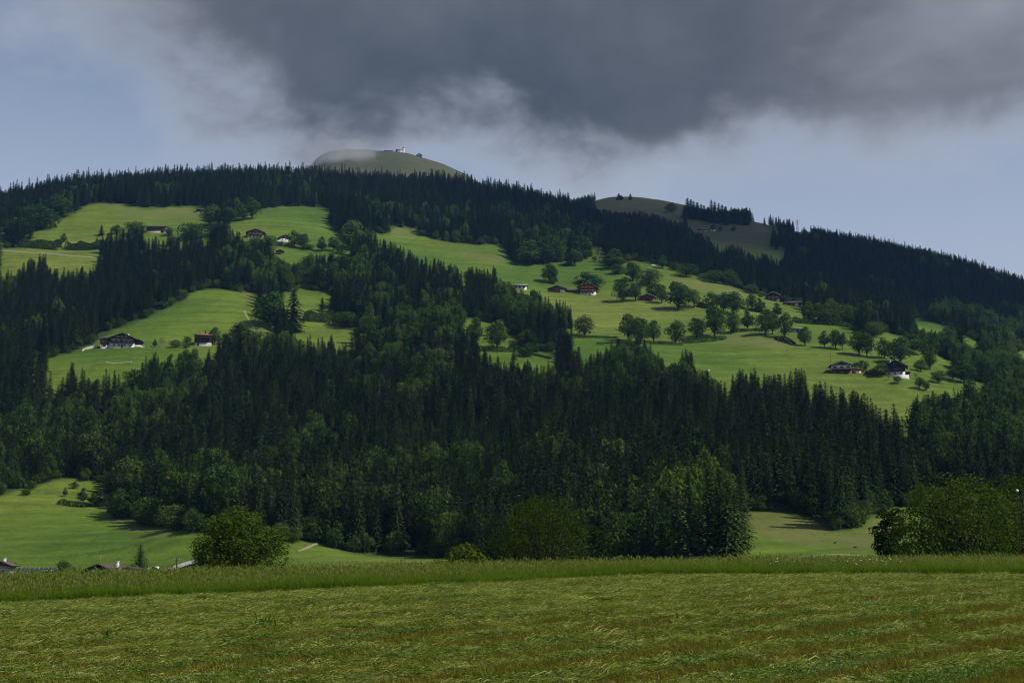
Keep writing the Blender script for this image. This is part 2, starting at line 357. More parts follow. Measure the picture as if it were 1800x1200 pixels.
# ------------------------------------------------------------------ terrain mesh
def grass_terrain_mat():
    m = Mat('hill_ground')
    a = m.noise(0.0045, 4, 0.5); b = m.noise(0.03, 5, 0.6); c = m.noise(0.45, 4, 0.7)
    g = m.ramp(a, (0.30, (0.046, 0.098, 0.010)), (0.5, (0.084, 0.134, 0.015)), (0.70, (0.126, 0.156, 0.026)))
    g = m.mix(1.0, g, m.ramp(b, (0.25, (0.80, 0.84, 0.80)), (0.75, (1.20, 1.14, 1.15))), 'MULTIPLY')
    # faint mowing lines along the contours
    w = m.noise(0.09, 3, 0.6, stretch=(0.12, 1.6, 0.5), rot=0.25)
    g = m.mix(1.0, g, m.ramp(w, (0.3, (0.76, 0.80, 0.78)), (0.7, (1.22, 1.18, 1.15))), 'MULTIPLY')
    t8 = m.noise(0.13, 5, 0.65); tz = m.noise(1.0, 3, 0.6, stretch=(0.012, 0.012, 0.75))
    g = m.mix(1.0, g, m.ramp(t8, (0.28, (0.76, 0.80, 0.74)), (0.72, (1.22, 1.16, 1.2))), 'MULTIPLY')
    g = m.mix(1.0, g, m.ramp(tz, (0.35, (0.84, 0.88, 0.84)), (0.65, (1.14, 1.10, 1.12))), 'MULTIPLY')
    g = m.mix(1.0, g, m.ramp(c, (0.25, (0.80, 0.82, 0.80)), (0.75, (1.2, 1.18, 1.2))), 'MULTIPLY')
    dry = m.ramp(b, (0.3, (0.088, 0.110, 0.026)), (0.7, (0.140, 0.134, 0.044)))
    dn = m.nd('ShaderNodeMath', operation='MULTIPLY'); m.L.new(m.attr('dry'), dn.inputs[0]); m.L.new(m.ramp(m.noise(0.09, 5, 0.65), (0.35, (0.25,) * 3), (0.6, (1.0,) * 3)), dn.inputs[1])
    g = m.mix(dn.outputs[0], g, dry)
    alp = m.ramp(b, (0.3, (0.040, 0.054, 0.022)), (0.7, (0.074, 0.072, 0.033)))
    g = m.mix(m.attr('alp'), g, alp)
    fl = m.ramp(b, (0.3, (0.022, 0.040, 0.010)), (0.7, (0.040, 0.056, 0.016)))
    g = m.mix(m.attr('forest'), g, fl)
    bh = m.nd('ShaderNodeMath', operation='ADD'); m.L.new(c, bh.inputs[0]); m.L.new(m.noise(0.11, 5, 0.6), bh.inputs[1])
    return m.surf(g, 0.9, 0.12, bh.outputs[0], 0.7, 0.7)
def build_terrain():
    ny, nu = GX.shape
    V = np.stack([GX, GYY, GZ], -1).reshape(-1, 3)
    i = np.arange(ny * nu).reshape(ny, nu)
    F = np.stack([i[:-1, :-1], i[:-1, 1:], i[1:, 1:], i[1:, :-1]], -1).reshape(-1, 4)
    me = new_mesh('hillside', V, F, [grass_terrain_mat()], True)
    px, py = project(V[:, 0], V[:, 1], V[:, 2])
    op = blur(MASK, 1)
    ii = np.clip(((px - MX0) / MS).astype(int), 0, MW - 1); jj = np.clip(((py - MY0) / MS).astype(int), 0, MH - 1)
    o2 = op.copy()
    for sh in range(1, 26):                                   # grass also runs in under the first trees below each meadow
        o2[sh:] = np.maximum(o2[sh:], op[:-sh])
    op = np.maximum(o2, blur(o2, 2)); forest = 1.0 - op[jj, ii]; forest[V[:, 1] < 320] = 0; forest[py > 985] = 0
    summ = V[:, 2] <= summit(V[:, 0], V[:, 1]) + 0.5
    alp = np.clip((V[:, 1] - 1700) / 200, 0, 1); alp[summ] = 1
    forest[summ & (V[:, 1] > 2700)] = 0
    dry = DRYF[jj, ii]; dry[V[:, 1] > 1600] = 0
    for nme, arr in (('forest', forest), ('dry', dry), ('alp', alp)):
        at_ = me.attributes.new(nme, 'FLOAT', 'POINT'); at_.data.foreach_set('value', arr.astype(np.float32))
    tag(link('hillside', me), kind='structure')
build_terrain()

# ------------------------------------------------------------------ near meadow with its mown and standing grass
MR_Y = np.array([-60, 0, 22, 66, 86, 97, 110, 135, 160.0])
def meadow_z(X, Y):
    X = np.asarray(X, float); Y = np.asarray(Y, float)
    z66 = np.interp(X, [-60, -23, -8, 8, 25, 60], [-2.2, -1.55, -1.0, -0.36, -0.42, -0.7])
    z86 = np.interp(X, [-70, -31, -10, 0, 14, 31, 70], [-1.2, -0.86, -0.50, -0.34, -0.12, 0.08, 0.2])
    rows = [np.full_like(X, -2.3), -2.1 + 0.0 * X, -1.76 + 0.010 * X, z66, z86, z86 - 0.35, z86 - 2.0, np.full_like(X, -8.5), np.full_like(X, -11.0)]
    rows = np.stack(np.broadcast_arrays(*rows))
    k = np.clip(np.searchsorted(MR_Y, Y, 'right') - 1, 0, len(MR_Y) - 2)
    t = np.clip((Y - MR_Y[k]) / (MR_Y[k + 1] - MR_Y[k]), 0, 1); 
    a = np.take_along_axis(rows, k[None], 0)[0]; b = np.take_along_axis(rows, (k + 1)[None], 0)[0]
    return a * (1 - t) + b * t
def meadow(X, Y):
    s = 0
    for dx, dy, w in ((0, 0, 2), (0, 5, 1), (0, -5, 1), (5, 0, 1), (-5, 0, 1)): s = s + w * meadow_z(X + dx, Y + dy)
    z = s / 6 + 0.10 * vnoise(X / 4.0, Y / 4.0, 5) + 0.05 * vnoise(X / 1.3, Y / 1.3, 6)
    return z
def swath(X, Y):
    """1 where cut grass lies thick, 0 on the bare stubble lines between the mower's passes"""
    along = (X + 1.2 * Y) / 1.562
    q = (1.2 * X - Y) / 1.562 + 0.45 * vnoise(along / 9.0, along * 0 + 3.3, 8) + 0.25 * vnoise(X / 2.0, Y / 2.0, 9)
    ph = np.mod(q / 2.35, 1.0); lane = np.floor(q / 2.35)
    wid = 0.44 + 0.36 * vnoise(lane * 7.3 + 0.5, along / 12.0, 10) - 0.40 * np.clip((Y - 34) / 26, 0, 1)
    d = np.abs(ph - 0.5) * 2
    return np.clip((d - wid) / 0.14, 0, 1)
def pile(X, Y):
    a = (X + 1.2 * Y) / 1.562; b = (1.2 * X - Y) / 1.562
    return 0.02 + 0.10 * np.maximum(vnoise(a / 1.6, b / .55, 14) + .12, 0) + 0.07 * np.maximum(vnoise(a / .6, b / .28, 15), 0)
def border(X): return np.interp(X, [-60, -31, -23, -8, 8.4, 25, 60], [56, 60, 62, 66, 70, 70, 70]) + 0.5 * vnoise(np.asarray(X) / 2.5, np.asarray(X) * 0, 12)
def build_meadow():
    xs = np.concatenate([np.linspace(-150, -50, 14), np.linspace(-46, 46, 370), np.linspace(50, 150, 14)])
    ys = np.concatenate([np.linspace(-60, 8, 16), np.linspace(10, 75, 330), np.linspace(76, 160, 60)])
    XX, YY = np.meshgrid(xs, ys); ZZ = meadow(XX, YY)
    mown = (YY < border(XX)).astype(float); sw = swath(XX, YY)
    ZZ = ZZ + mown * sw * pile(XX, YY)
    V = np.stack([XX, YY, ZZ], -1).reshape(-1, 3); ny, nx = XX.shape; i = np.arange(ny * nx).reshape(ny, nx)
    F = np.stack([i[:-1, :-1], i[:-1, 1:], i[1:, 1:], i[1:, :-1]], -1).reshape(-1, 4)
    m = Mat('meadow_ground')
    n1 = m.noise(1.2, 6, 0.7); n2 = m.noise(14, 4, 0.7)
    stub = m.ramp(n2, (0.3, (0.085, 0.078, 0.011)), (0.7, (0.15, 0.128, 0.022)))
    hay = m.ramp(n1, (0.3, (0.030, 0.046, 0.006)), (0.7, (0.075, 0.095, 0.016)))
    col = m.mix(m.attr('swath'), stub, hay)
    col = m.mix(m.attr('standing'), col, m.ramp(n1, (0.3, (0.030, 0.055, 0.010)), (0.7, (0.055, 0.085, 0.016))))
    mat = m.surf(col, 0.95, 0.1, n2, 0.05, 0.8)
    me = new_mesh('meadow', V, F, [mat], True)
    for nme, arr in (('swath', sw.ravel()), ('standing', 1 - mown.ravel())):
        a = me.attributes.new(nme, 'FLOAT', 'POINT'); a.data.foreach_set('value', arr.astype(np.float32))
    tag(link('meadow', me), kind='structure')
build_meadow()

# ---- instancing of what nobody could count: one point mesh plus geometry nodes
def scatter(name, label, cat, P, rot, scale, variant, protos):
    coll = bpy.data.collections.new(name + '_kinds')
    for k, (pm, pc) in enumerate(protos):
        o = bpy.data.objects.new('%s_kind_%02d' % (name, k), pm); o.color = pc; coll.objects.link(o)
    me = bpy.data.meshes.new(name); me.vertices.add(len(P)); me.vertices.foreach_set('co', np.asarray(P, np.float32).ravel())
    a = me.attributes.new('rot', 'FLOAT_VECTOR', 'POINT'); a.data.foreach_set('vector', np.asarray(rot, np.float32).ravel())
    a = me.attributes.new('size', 'FLOAT_VECTOR', 'POINT'); a.data.foreach_set('vector', np.asarray(scale, np.float32).ravel())
    a = me.attributes.new('kind_index', 'INT', 'POINT'); a.data.foreach_set('value', np.asarray(variant, np.int32))
    ng = bpy.data.node_groups.new(name, 'GeometryNodeTree')
    ng.interface.new_socket('Geometry', in_out='INPUT', socket_type='NodeSocketGeometry'); ng.interface.new_socket('Geometry', in_out='OUTPUT', socket_type='NodeSocketGeometry')
    N, L = ng.nodes, ng.links
    gi = N.new('NodeGroupInput'); go = N.new('NodeGroupOutput'); iop = N.new('GeometryNodeInstanceOnPoints')
    ci = N.new('GeometryNodeCollectionInfo'); ci.inputs['Collection'].default_value = coll; ci.inputs['Separate Children'].default_value = True; ci.inputs['Reset Children'].default_value = True
    def na(n, t):
        x = N.new('GeometryNodeInputNamedAttribute'); x.data_type = t; x.inputs['Name'].default_value = n; return x.outputs['Attribute']
    L.new(gi.outputs[0], iop.inputs['Points']); L.new(ci.outputs[0], iop.inputs['Instance']); iop.inputs['Pick Instance'].default_value = True
    L.new(na('kind_index', 'INT'), iop.inputs['Instance Index'])
    er = N.new('FunctionNodeEulerToRotation'); L.new(na('rot', 'FLOAT_VECTOR'), er.inputs[0]); L.new(er.outputs[0], iop.inputs['Rotation'])
    L.new(na('size', 'FLOAT_VECTOR'), iop.inputs['Scale']); L.new(iop.outputs[0], go.inputs[0])
    o = link(name, me); md = o.modifiers.new('scatter', 'NODES'); md.node_group = ng
    return tag(o, label, cat, kind='stuff')
def blade(base, d, length, width, lift, bend, r):
    """one grass blade: two quads narrowing to the tip; lift 1 stands, 0 lies"""
    d = np.array([math.cos(d), math.sin(d), 0.0]); side = np.array([-d[1], d[0], 0.0]) * width * 0.5
    up = np.array([0, 0, 1.0])
    a = math.asin(min(0.999, lift)); p0 = np.array(base); p1 = p0 + length * 0.55 * (d * math.cos(a) + up * math.sin(a))
    a2 = a - bend; p2 = p1 + length * 0.45 * (d * math.cos(a2) + up * math.sin(a2))
    if r.random() < 0.5: side = side * 0.7 + up * width * 0.3
    return [[p0 - side, p0 + side, p1 + side * 0.8, p1 - side * 0.8], [p1 - side * 0.8, p1 + side * 0.8, p2 + side * 0.1, p2 - side * 0.1]]
def grass_mats():
    def g(name, *st, trans=0.35):
        m = Mat(name); oi = m.nd('ShaderNodeObjectInfo'); n = m.noise(5.0, 2)
        c = m.mix(1.0, m.ramp(oi.outputs['Random'], *st), oi.outputs['Color'], 'MULTIPLY')
        return m.leaf(m.mix(1.0, c, m.ramp(n, (0.3, (0.75,) * 3), (0.7, (1.25,) * 3)), 'MULTIPLY'), trans if name not in ('standing_blade', 'seed_head') else .5)
    return dict(
        hay=g('cut_grass', (0.0, (0.048, 0.090, 0.007)), (0.35, (0.125, 0.165, 0.020)), (0.7, (0.215, 0.248, 0.048)), (1.0, (0.34, 0.355, 0.115))),
        fresh=g('fresh_cut_leaf', (0.0, (0.035, 0.080, 0.010)), (0.6, (0.085, 0.150, 0.022)), (1.0, (0.20, 0.26, 0.08))),
        stubble=g('stubble', (0.0, (0.12, 0.120, 0.014)), (0.5, (0.16, 0.142, 0.022)), (1.0, (0.12, 0.140, 0.018))),
        blade=g('standing_blade', (0.0, (0.070, 0.150, 0.007)), (0.6, (0.110, 0.190, 0.011)), (1.0, (0.16, 0.215, 0.022))),
        seed=g('seed_head', (0.0, (0.110, 0.165, 0.020)), (0.6, (0.155, 0.185, 0.032)), (1.0, (0.22, 0.205, 0.065))))
GM = grass_mats()
def build_grass():
    r = random.Random(3)
    def lying(n, spread, l0, l1, w, dirspread, lift):
        Q = []
        for _ in range(n):
            b = (r.gauss(0, spread), r.gauss(0, spread), r.uniform(0, 0.03))
            Q += blade(b, r.gauss(0, dirspread) + (math.pi if r.random() < .5 else 0), r.uniform(l0, l1), w * r.uniform(.6, 1.4), r.uniform(-0.05, lift), r.uniform(0, .7), r)
        return new_mesh('cut_tuft', *quads(Q), [GM['hay']])
    def leafy(n):
        Q = []
        for _ in range(n):
            c = np.array((r.gauss(0, .2), r.gauss(0, .2), r.uniform(0.0, .05))); a = r.uniform(0, 6.28); l = r.uniform(.015, .036); w = l * r.uniform(.5, .9)
            d = np.array((math.cos(a), math.sin(a), r.uniform(-.5, .7))); d /= np.linalg.norm(d); s = np.cross(d, (r.gauss(0, .5), r.gauss(0, .5), 1)); s /= np.linalg.norm(s)
            Q.append([c - d * l, c + s * w * .5, c + d * l, c - s * w * .5])
        return new_mesh('leafy_tuft', *quads(Q), [GM['fresh']])
    def stub(n):
        Q = []
        for _ in range(n): Q += blade((r.gauss(0, .16), r.gauss(0, .16), 0), r.uniform(0, 6.28), r.uniform(.05, .11), .012, r.uniform(.75, .99), .2, r)
        return new_mesh('stubble_tuft', *quads(Q), [GM['stubble']])
    pr = [(lying(44, .17, .07, .22, .009, .5, .2), k_) for k_ in ((1, 1, 1, 1), (1.45, 1.35, 1.7, 1), (.50, .60, .45, 1))] + [(lying(30, .14, .09, .24, .010, 1.2, .7), (.8, .85, .7, 1))]
    pr += [(leafy(90), (1, 1, 1, 1)), (leafy(60), (1, 1, 1, 1)), (stub(40), (1, 1, 1, 1))]
    # the mown half
    n = 240000
    Y = np.sqrt(rng.uniform(11 ** 2, 71 ** 2, n)); X = rng.uniform(-1, 1, n) * (0.40 * Y + 11)
    k = Y < border(X); X, Y = X[k], Y[k]; sw = swath(X, Y)
    u = rng.random(len(X)); al_ = (X + 1.2 * Y) / 1.562; pe_ = (1.2 * X - Y) / 1.562; patch = vnoise(al_ / 3.5, pe_ / .9, 21) + 0.7 * vnoise(al_ / 1.2, pe_ / .4, 22)
    keep = u < np.where(sw > 0.45, np.clip(.62 + 1.0 * vnoise(X / .7, Y / .9, 63), .2, .9), 0.55); X, Y, sw, patch = X[keep], Y[keep], sw[keep], patch[keep]; u = rng.random(len(X))
    near = np.clip((46 - Y) / 22, 0, 1); al_ = (X + 1.2 * Y) / 1.562; pe_ = (1.2 * X - Y) / 1.562
    tone = vnoise(al_ / 6., pe_ / 1.1, 61) + .8 * vnoise(al_ / 1.3, pe_ / .35, 62) + rng.normal(0, .10, len(X)) + .20 * np.clip((Y - 38) / 20, -1, 1)
    var = np.where(sw < 0.45, 6, np.where(patch + 0.22 * near + 0.5 * (u - 0.5) > 0.45, 4 + (u > .5), np.where(u < 0.90, np.where(tone > .17, 1, np.where(tone < -.17, 2, 0)), 3)))
    sc = rng.uniform(0.7, 1.35, len(X)) * np.where(var >= 4, 1.0, 1.0 + 0.3 * (patch > 0.25))
    Z = meadow(X, Y) + np.where(sw > 0.45, pile(X, Y), 0)
    rot = np.stack([rng.normal(0, .15, len(X)), rng.normal(0, .15, len(X)), math.atan2(1.2, 1) + rng.normal(0, .32, len(X))], 1)
    scatter('mown_grass', 'freshly mown grass lying in swaths across the near meadow', 'grass', np.stack([X, Y, Z], 1), rot, np.stack([sc, sc, sc * rng.uniform(.7, 1.5, len(X))], 1), var, pr)
    # the standing grass beyond it
    def tall(nb, ns):
        Q = []; mi = []
        for _ in range(nb):
            q = blade((r.gauss(0, .16), r.gauss(0, .16), 0), r.uniform(0, 6.28), r.uniform(.30, .72), .016, r.uniform(.82, .99), r.uniform(.1, .9), r); Q += q; mi += [0] * len(q)
        for _ in range(ns):
            b = (r.gauss(0, .18), r.gauss(0, .18), 0); a = r.uniform(0, 6.28); lf = r.uniform(.93, .995); l = r.uniform(.55, .85)
            q = blade(b, a, l, .007, lf, .15, r); Q += q; mi += [1, 1]
            t = (q[-1][2] + q[-1][3]) / 2; l2 = r.uniform(.10, .2)
            e = t + np.array((math.cos(a) * l2 * .5, math.sin(a) * l2 * .5, l2 * .75)); s = np.array((-math.sin(a), math.cos(a), 0)) * r.uniform(.010, .022); mdl = (t + e) / 2
            Q.append([t, mdl + s, e, mdl - s]); mi.append(1)
        me = new_mesh('standing_tuft', *quads(Q), [GM['blade'], GM['seed']]); me.polygons.foreach_set('material_index', np.array(mi, np.int32)); return me
    pt = [(tall(40, 3), (1, 1, 1, 1)) for _ in range(4)] + [(tall(34, 2), (1, 1, 1, 1)) for _ in range(2)]
    n = 46000
    X = rng.uniform(-46, 46, n); Y = border(X) + rng.random(n) ** 1.15 * 34
    f = Y - border(X)
    var = np.where(f < 0.9, 4 + (rng.random(len(X)) < .5), (rng.random(len(X)) * 4).astype(int))
    sc = rng.uniform(.75, 1.15, len(X)) * (1 + 0.35 * vnoise(X / 3, Y / 3, 31)) * np.where(f < .9, .95, 1)
    Z = meadow(X, Y)
    rot = np.stack([rng.normal(0, .06, len(X)), rng.normal(.05, .06, len(X)), rng.uniform(0, 6.28, len(X))], 1)
    scatter('tall_grass', 'uncut meadow grass with brown seed heads along the far edge of the mown field', 'grass', np.stack([X, Y, Z], 1), rot, np.stack([sc * 1.15, sc * 1.15, sc], 1), var, pt)
build_grass()

# ------------------------------------------------------------------ trees
BARK = simple('bark', (0.022, 0.018, 0.014), (0.055, 0.046, 0.037), 3.0, 0.9, (1, 1, 0.2), 0.02)
PALE_BARK = simple('pale_bark', (0.16, 0.15, 0.13), (0.30, 0.29, 0.26), 3.0, 0.9, (1, 1, 0.3), 0.02)
SPRUCE = leaf_mat('spruce_needles', (0.020, 0.042, 0.019), (0.030, 0.058, 0.021), (0.054, 0.078, 0.026), 0.12)
LEAF = leaf_mat('broad_leaves', (0.040, 0.086, 0.018), (0.056, 0.106, 0.020), (0.084, 0.126, 0.026), 0.28)
NEARLEAF = leaf_mat('maple_leaves', (0.042, 0.082, 0.011), (0.052, 0.094, 0.012), (0.068, 0.106, 0.014), 0.25)

def tube(path, radii, k=6):
    """tapered tube through points -> verts, faces"""
    V, F = [], []
    for (p, r) in zip(path, radii):
        for j in range(k):
            a = 2 * math.pi * j / k; V.append((p[0] + r * math.cos(a), p[1] + r * math.sin(a), p[2]))
    for i in range(len(path) - 1):
        for j in range(k):
            F.append((i * k + j, i * k + (j + 1) % k, (i + 1) * k + (j + 1) % k, (i + 1) * k + j))
    return V, F
def merge(parts):
    V, F = [], []
    for v, f in parts:
        o = len(V); V += [tuple(x) for x in v]; F += [tuple(i + o for i in q) for q in f]
    return V, F
def limb(p0, p1, r0, r1, k=5):
    p0, p1 = Vector(p0), Vector(p1); d = (p1 - p0); q = d.to_track_quat('Z', 'Y'); V, F = [], []
    for p, r in ((p0, r0), (p0.lerp(p1, .5) + Vector((0, 0, d.length * .04)), (r0 + r1) / 2), (p1, r1)):
        for j in range(k):
            a = 2 * math.pi * j / k; V.append(tuple(p + q @ Vector((r * math.cos(a), r * math.sin(a), 0))))
    for i in range(2):
        for j in range(k): F.append((i * k + j, i * k + (j + 1) % k, (i + 1) * k + (j + 1) % k, (i + 1) * k + j))
    return V, F
def make_spruce(seed, H=24.0, Rm=3.4, bare=0.06, dens=1.0):
    """spruce 24 m tall: whorls of drooping boughs made of needle sprays"""
    r = random.Random(seed); Q = []
    z = H * bare; lev = 0
    while z < H * 0.985:
        t = z / H; rr = Rm * (1 - t) ** 0.80 * r.uniform(.82, 1.12) + 0.14
        if t < 0.2: rr *= 0.75 + 1.25 * t
        nb = max(4, int((6 + 5 * (1 - t)) * dens)); a0 = r.uniform(0, 6.28)
        for b in range(nb):
            a = a0 + 6.283 * b / nb + r.gauss(0, .18); L = rr * r.uniform(.72, 1.15); droop = r.uniform(.22, .48) * (1 - 0.7 * t)
            if t > .85: droop -= .5
            ca, sa = math.cos(a), math.sin(a); ns = 3 + int(L * 1.3)
            for s in range(ns):
                f = (s + r.uniform(.2, .9)) / ns; x = L * f; zz = z - droop * x * f + r.gauss(0, .10)
                l = (0.42 + 0.18 * L * (1 - .4 * f)) * r.uniform(.7, 1.25); w = l * r.uniform(.45, .8)
                yaw = a + r.gauss(0, .55); d = np.array((math.cos(yaw), math.sin(yaw), -droop * 1.3 - r.uniform(.05, .5)))
                d /= np.linalg.norm(d); sd_ = np.array((-math.sin(yaw), math.cos(yaw), r.gauss(0, .35))); sd_ /= np.linalg.norm(sd_)
                c = np.array((x * ca, x * sa, zz))
                Q.append([c - d * l * .35, c + sd_ * w * .5 + d * l * .1, c + d * l * .9, c - sd_ * w * .5 + d * l * .1])
        z += r.uniform(.62, .95) * (1 - .35 * t) * (H / 24.0); lev += 1
    for _ in range(5):
        a = r.uniform(0, 6.28); Q.append([(0, 0, H * .955), (.12 * math.cos(a), .12 * math.sin(a), H * .975), (0, 0, H * 1.012), (-.12 * math.cos(a), -.12 * math.sin(a), H * .975)])
    tv, tf = tube([(0, 0, -2.5), (0, 0, H * .1), (0.05, 0, H * .5), (0, 0, H * .96)], [.36, .28, .17, .03])
    return quads(Q), (tv, tf)
def make_broad(seed, H=12.0, W=10.0, nl=1500, ls=0.62, shape='round', bole=0.16, lobes=20, tight=1.0, sep=.42, core=.55):
    """broadleaved tree: trunk, limbs, and leaf clumps gathered in lobes with gaps between"""
    r = random.Random(seed); g = np.random.default_rng(seed)
    z0 = H * bole; cz = (z0 + H) / 2; hz = (H - z0) / 2
    C = []
    tries = 0
    while len(C) < lobes and tries < 9000:
        tries += 1
        p = g.uniform(-1, 1, 3); q = np.linalg.norm(p)
        if q > 1 or q < (.42 if len(C) < lobes * .8 else .1): continue
        t = (p[2] + 1) / 2
        wr = {'round': 1.0, 'egg': 1.12 - .45 * t, 'tall': 1.1 - .62 * t, 'flat': .55 + .55 * math.sin(math.pi * min(1, t * .9 + .1))}[shape]
        c = np.array((p[0] * W / 2 * .72 * wr, p[1] * W / 2 * .72 * wr, cz + p[2] * hz * .80))
        rad = (W * .5) * r.uniform(.26, .44) * tight * (1.0 if t < .75 else .8)
        if any(np.linalg.norm(c - c2) < sep * (rad + r2) for c2, r2 in C): continue
        C.append((c, rad))
    per = max(8, nl // max(1, len(C))); Q = []
    mid = np.array((0, 0, cz))
    for c, rad in C:
        n = int(per * r.uniform(.8, 1.2) * (rad / (W * .17)) ** 1.3)
        v = g.normal(size=(n, 3)); v /= np.linalg.norm(v, axis=1)[:, None]
        v[:, 2] = np.where((v[:, 2] < -.5) & (g.random(n) < .5), -v[:, 2], v[:, 2])
        rr = rad * (core + (1.05 - core) * g.random(n) ** .6)[:, None]
        lump = 1 + 0.22 * np.sin(5 * v[:, :1] + c[0]) * np.cos(4 * v[:, 1:2] + c[1])
        P = c + v * rr * lump * np.array((1, 1, .85))
        out = v + 0.9 * g.normal(size=(n, 3)) * .6; out /= np.linalg.norm(out, axis=1)[:, None]
        ax = np.cross(out, g.normal(size=(n, 3))); ax /= np.linalg.norm(ax, axis=1)[:, None]; bx = np.cross(out, ax)
        s = (ls * g.uniform(.55, 1.25, n) * .5)[:, None]; e = s * g.uniform(.55, .9, n)[:, None]
        Q.append(np.stack([P - ax * s, P - bx * e + out * s * .25, P + ax * s, P + bx * e + out * s * .25], 1))
    Q = np.concatenate(Q)
    tr = .022 * H + .06
    parts = [tube([(0, 0, -2.0), (0, 0, z0 * .5), (.08 * tr, 0, z0 * 1.1), (0.02 * H * r.uniform(-1, 1), 0.02 * H * r.uniform(-1, 1), H * .62)], [tr * 1.25, tr, tr * .85, tr * .25], 7)]
    for c, rad in C[:max(6, lobes // 2)]:
        zs = z0 * r.uniform(.7, 1.3) + (c[2] - z0) * .25
        parts.append(limb((0, 0, zs), (c[0] * .85, c[1] * .85, c[2]), tr * .5, tr * .12))
    return quads(Q), merge(parts)
def proto(maker, crown_mat, bark):
    (cv, cf), (tv, tf) = maker
    crown = new_mesh('crown', cv, cf, [crown_mat]); trunk = new_mesh('trunk', tv, tf, [bark], True)
    V = np.concatenate([np.asarray(cv), np.asarray(tv)]); F = [tuple(f) for f in cf] + [tuple(int(i) + len(cv) for i in f) for f in tf]
    both = new_mesh('tree', V, F, [crown_mat, bark]); mi = np.zeros(len(F), np.int32); mi[len(cf):] = 1; both.polygons.foreach_set('material_index', mi)
    return crown, trunk, both
SPR = [proto(make_spruce(100 + k, 24.0, rm, ba, de), SPRUCE, BARK) for k, (rm, ba, de) in enumerate(((3.3, .04, 1), (2.9, .08, 1), (3.8, .03, 1.05), (2.5, .12, .95), (3.1, .22, .9), (3.5, .06, 1.1)))]
BRD = [proto(make_broad(200 + k, 12.0, w, nl, .62, sh, bo, lo), LEAF, BARK) for k, (w, nl, sh, bo, lo) in enumerate(
    ((10.0, 2300, 'round', .05, 30), (9.0, 2200, 'egg', .05, 30), (7.5, 2000, 'tall', .05, 28), (12.0, 2500, 'round', .04, 34), (9.5, 2200, 'round', .10, 28), (8.0, 2000, 'egg', .05, 28)))]
SHRUB = [proto(make_broad(260 + k, 4.0, 5.5, 900, .40, 'flat', .02, 16), LEAF, BARK) for k in range(3)]
THIN = [proto(make_broad(280 + k, 12.0, 7.0, 330, .5, 'egg', .2, 16), LEAF, PALE_BARK) for k in range(2)]

def tree_thing(name, label, cat, loc, P, sx, sz, rz, tint=(1, 1, 1), group=None):
    """an Empty at the foot with its trunk and crown"""
    e = link(name, None, None, loc, rz); tag(e, label, cat, group)
    for nme, me in (('trunk', P[1]), ('crown', P[0])):
        o = link(nme, me, e, scale=(sx, sx, sz)); o.color = (*tint, 1)
    return e

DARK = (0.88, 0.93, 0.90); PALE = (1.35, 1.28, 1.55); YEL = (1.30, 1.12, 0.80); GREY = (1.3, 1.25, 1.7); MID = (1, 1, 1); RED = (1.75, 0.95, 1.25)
used_broad = 0
TREE_SPOTS = []          # every tree set by hand: photo x, foot y, half width, top y, so the wood keeps clear of them
def tree(px, py, w, h, label, P=None, tint=MID, group=None, name='broadleaf_tree', cat='tree', Y=None, sink=0.0):
    """a tree at a photo pixel, w x h photo pixels"""
    global used_broad
    p = hit(px, py) if Y is None else None
    if p is None:
        a, _ = ray(px, py); Y = Y or 1500.; p = (a * Y, Y, float(ground(a * Y, Y)))
    d = p[1] * CP + p[2] * SP; k = d / FPX
    if P is None: P = BRD[(used_broad * 5 + int(px)) % len(BRD)]
    used_broad += 1
    bb = P[0].vertices; co = np.empty(len(bb) * 3, np.float32); bb.foreach_get('co', co); co = co.reshape(-1, 3)
    W0 = (np.percentile(co[:, 0], 98) - np.percentile(co[:, 0], 2)); H0 = co[:, 2].max()
    TREE_SPOTS.append((px, py, w / 2, py - h))
    return tree_thing(name, label, cat, p, P, w * k / W0 * 1.04, h * k / H0 * 1.03, (px * 1.7) % 6.28, tint, group)
def spruce(px, py, w, h, label, k=0, tint=MID, group=None):
    return tree(px, py, w, h, label, SPR[k], tint, group, 'spruce_tree')

G_ = 'trees at the wood edge above the lone egg-shaped tree'
for (x, y, w, h) in ((932,466,36,46),(957,464,34,50),(980,461,26,44),(1022,459,28,46)):
    tree(x, y, w, h, 'rounded dark tree at the wood edge above the lone egg-shaped tree', tint=DARK, group=G_)
tree(1010,467,26,30,'small round tree in front of the wood edge, right of the lone egg-shaped tree')
tree(1000,467,15,7,'low dark bush on the grass before the wood edge', SHRUB[0], DARK, name='bush', cat='bush')
tree(1045,460,8,10,'tiny bush beside the thin half-bare tree', SHRUB[1], name='bush', cat='bush')
tree(1054,461,11,27,'thin half-bare tree standing in the upper meadow notch', THIN[0])
tree(966,497,25,34,'dense egg-shaped dark tree alone in the meadow above the small barns', BRD[5], DARK)
tree(973,499,13,13,'low bush at the foot of the lone egg-shaped tree', SHRUB[2], DARK, name='bush', cat='bush')
tree(1034,513,45,36,'broad round dark tree directly behind the farmhouse with flowered balconies', BRD[0], DARK)
tree(1080,472,32,36,'tall dark tree on the meadow crest above the copse', BRD[2], DARK)
tree(1086,482,26,18,'squat dark tree just below the tall tree on the crest', BRD[0], DARK)
tree(1104,461,13,14,'small pale round tree on the meadow crest line', BRD[4], PALE)
CG = 'copse round the two dark barns'
tree(1112,494,27,33,'upright tree at the top of the copse, below the crest', BRD[1], group=CG)
tree(1140,501,40,28,'wide low tree at the top of the copse', BRD[3], DARK, group=CG)
tree(1095,531,28,44,'full tree casting shade at the near end of the copse, beside the hidden barn', BRD[1], DARK, group=CG)
tree(1117,529,24,32,'tree between the two dark barns of the copse', BRD[4], group=CG)
tree(1150,526,25,32,'tree just behind the red-brown barn of the copse', BRD[0], DARK, group=CG)
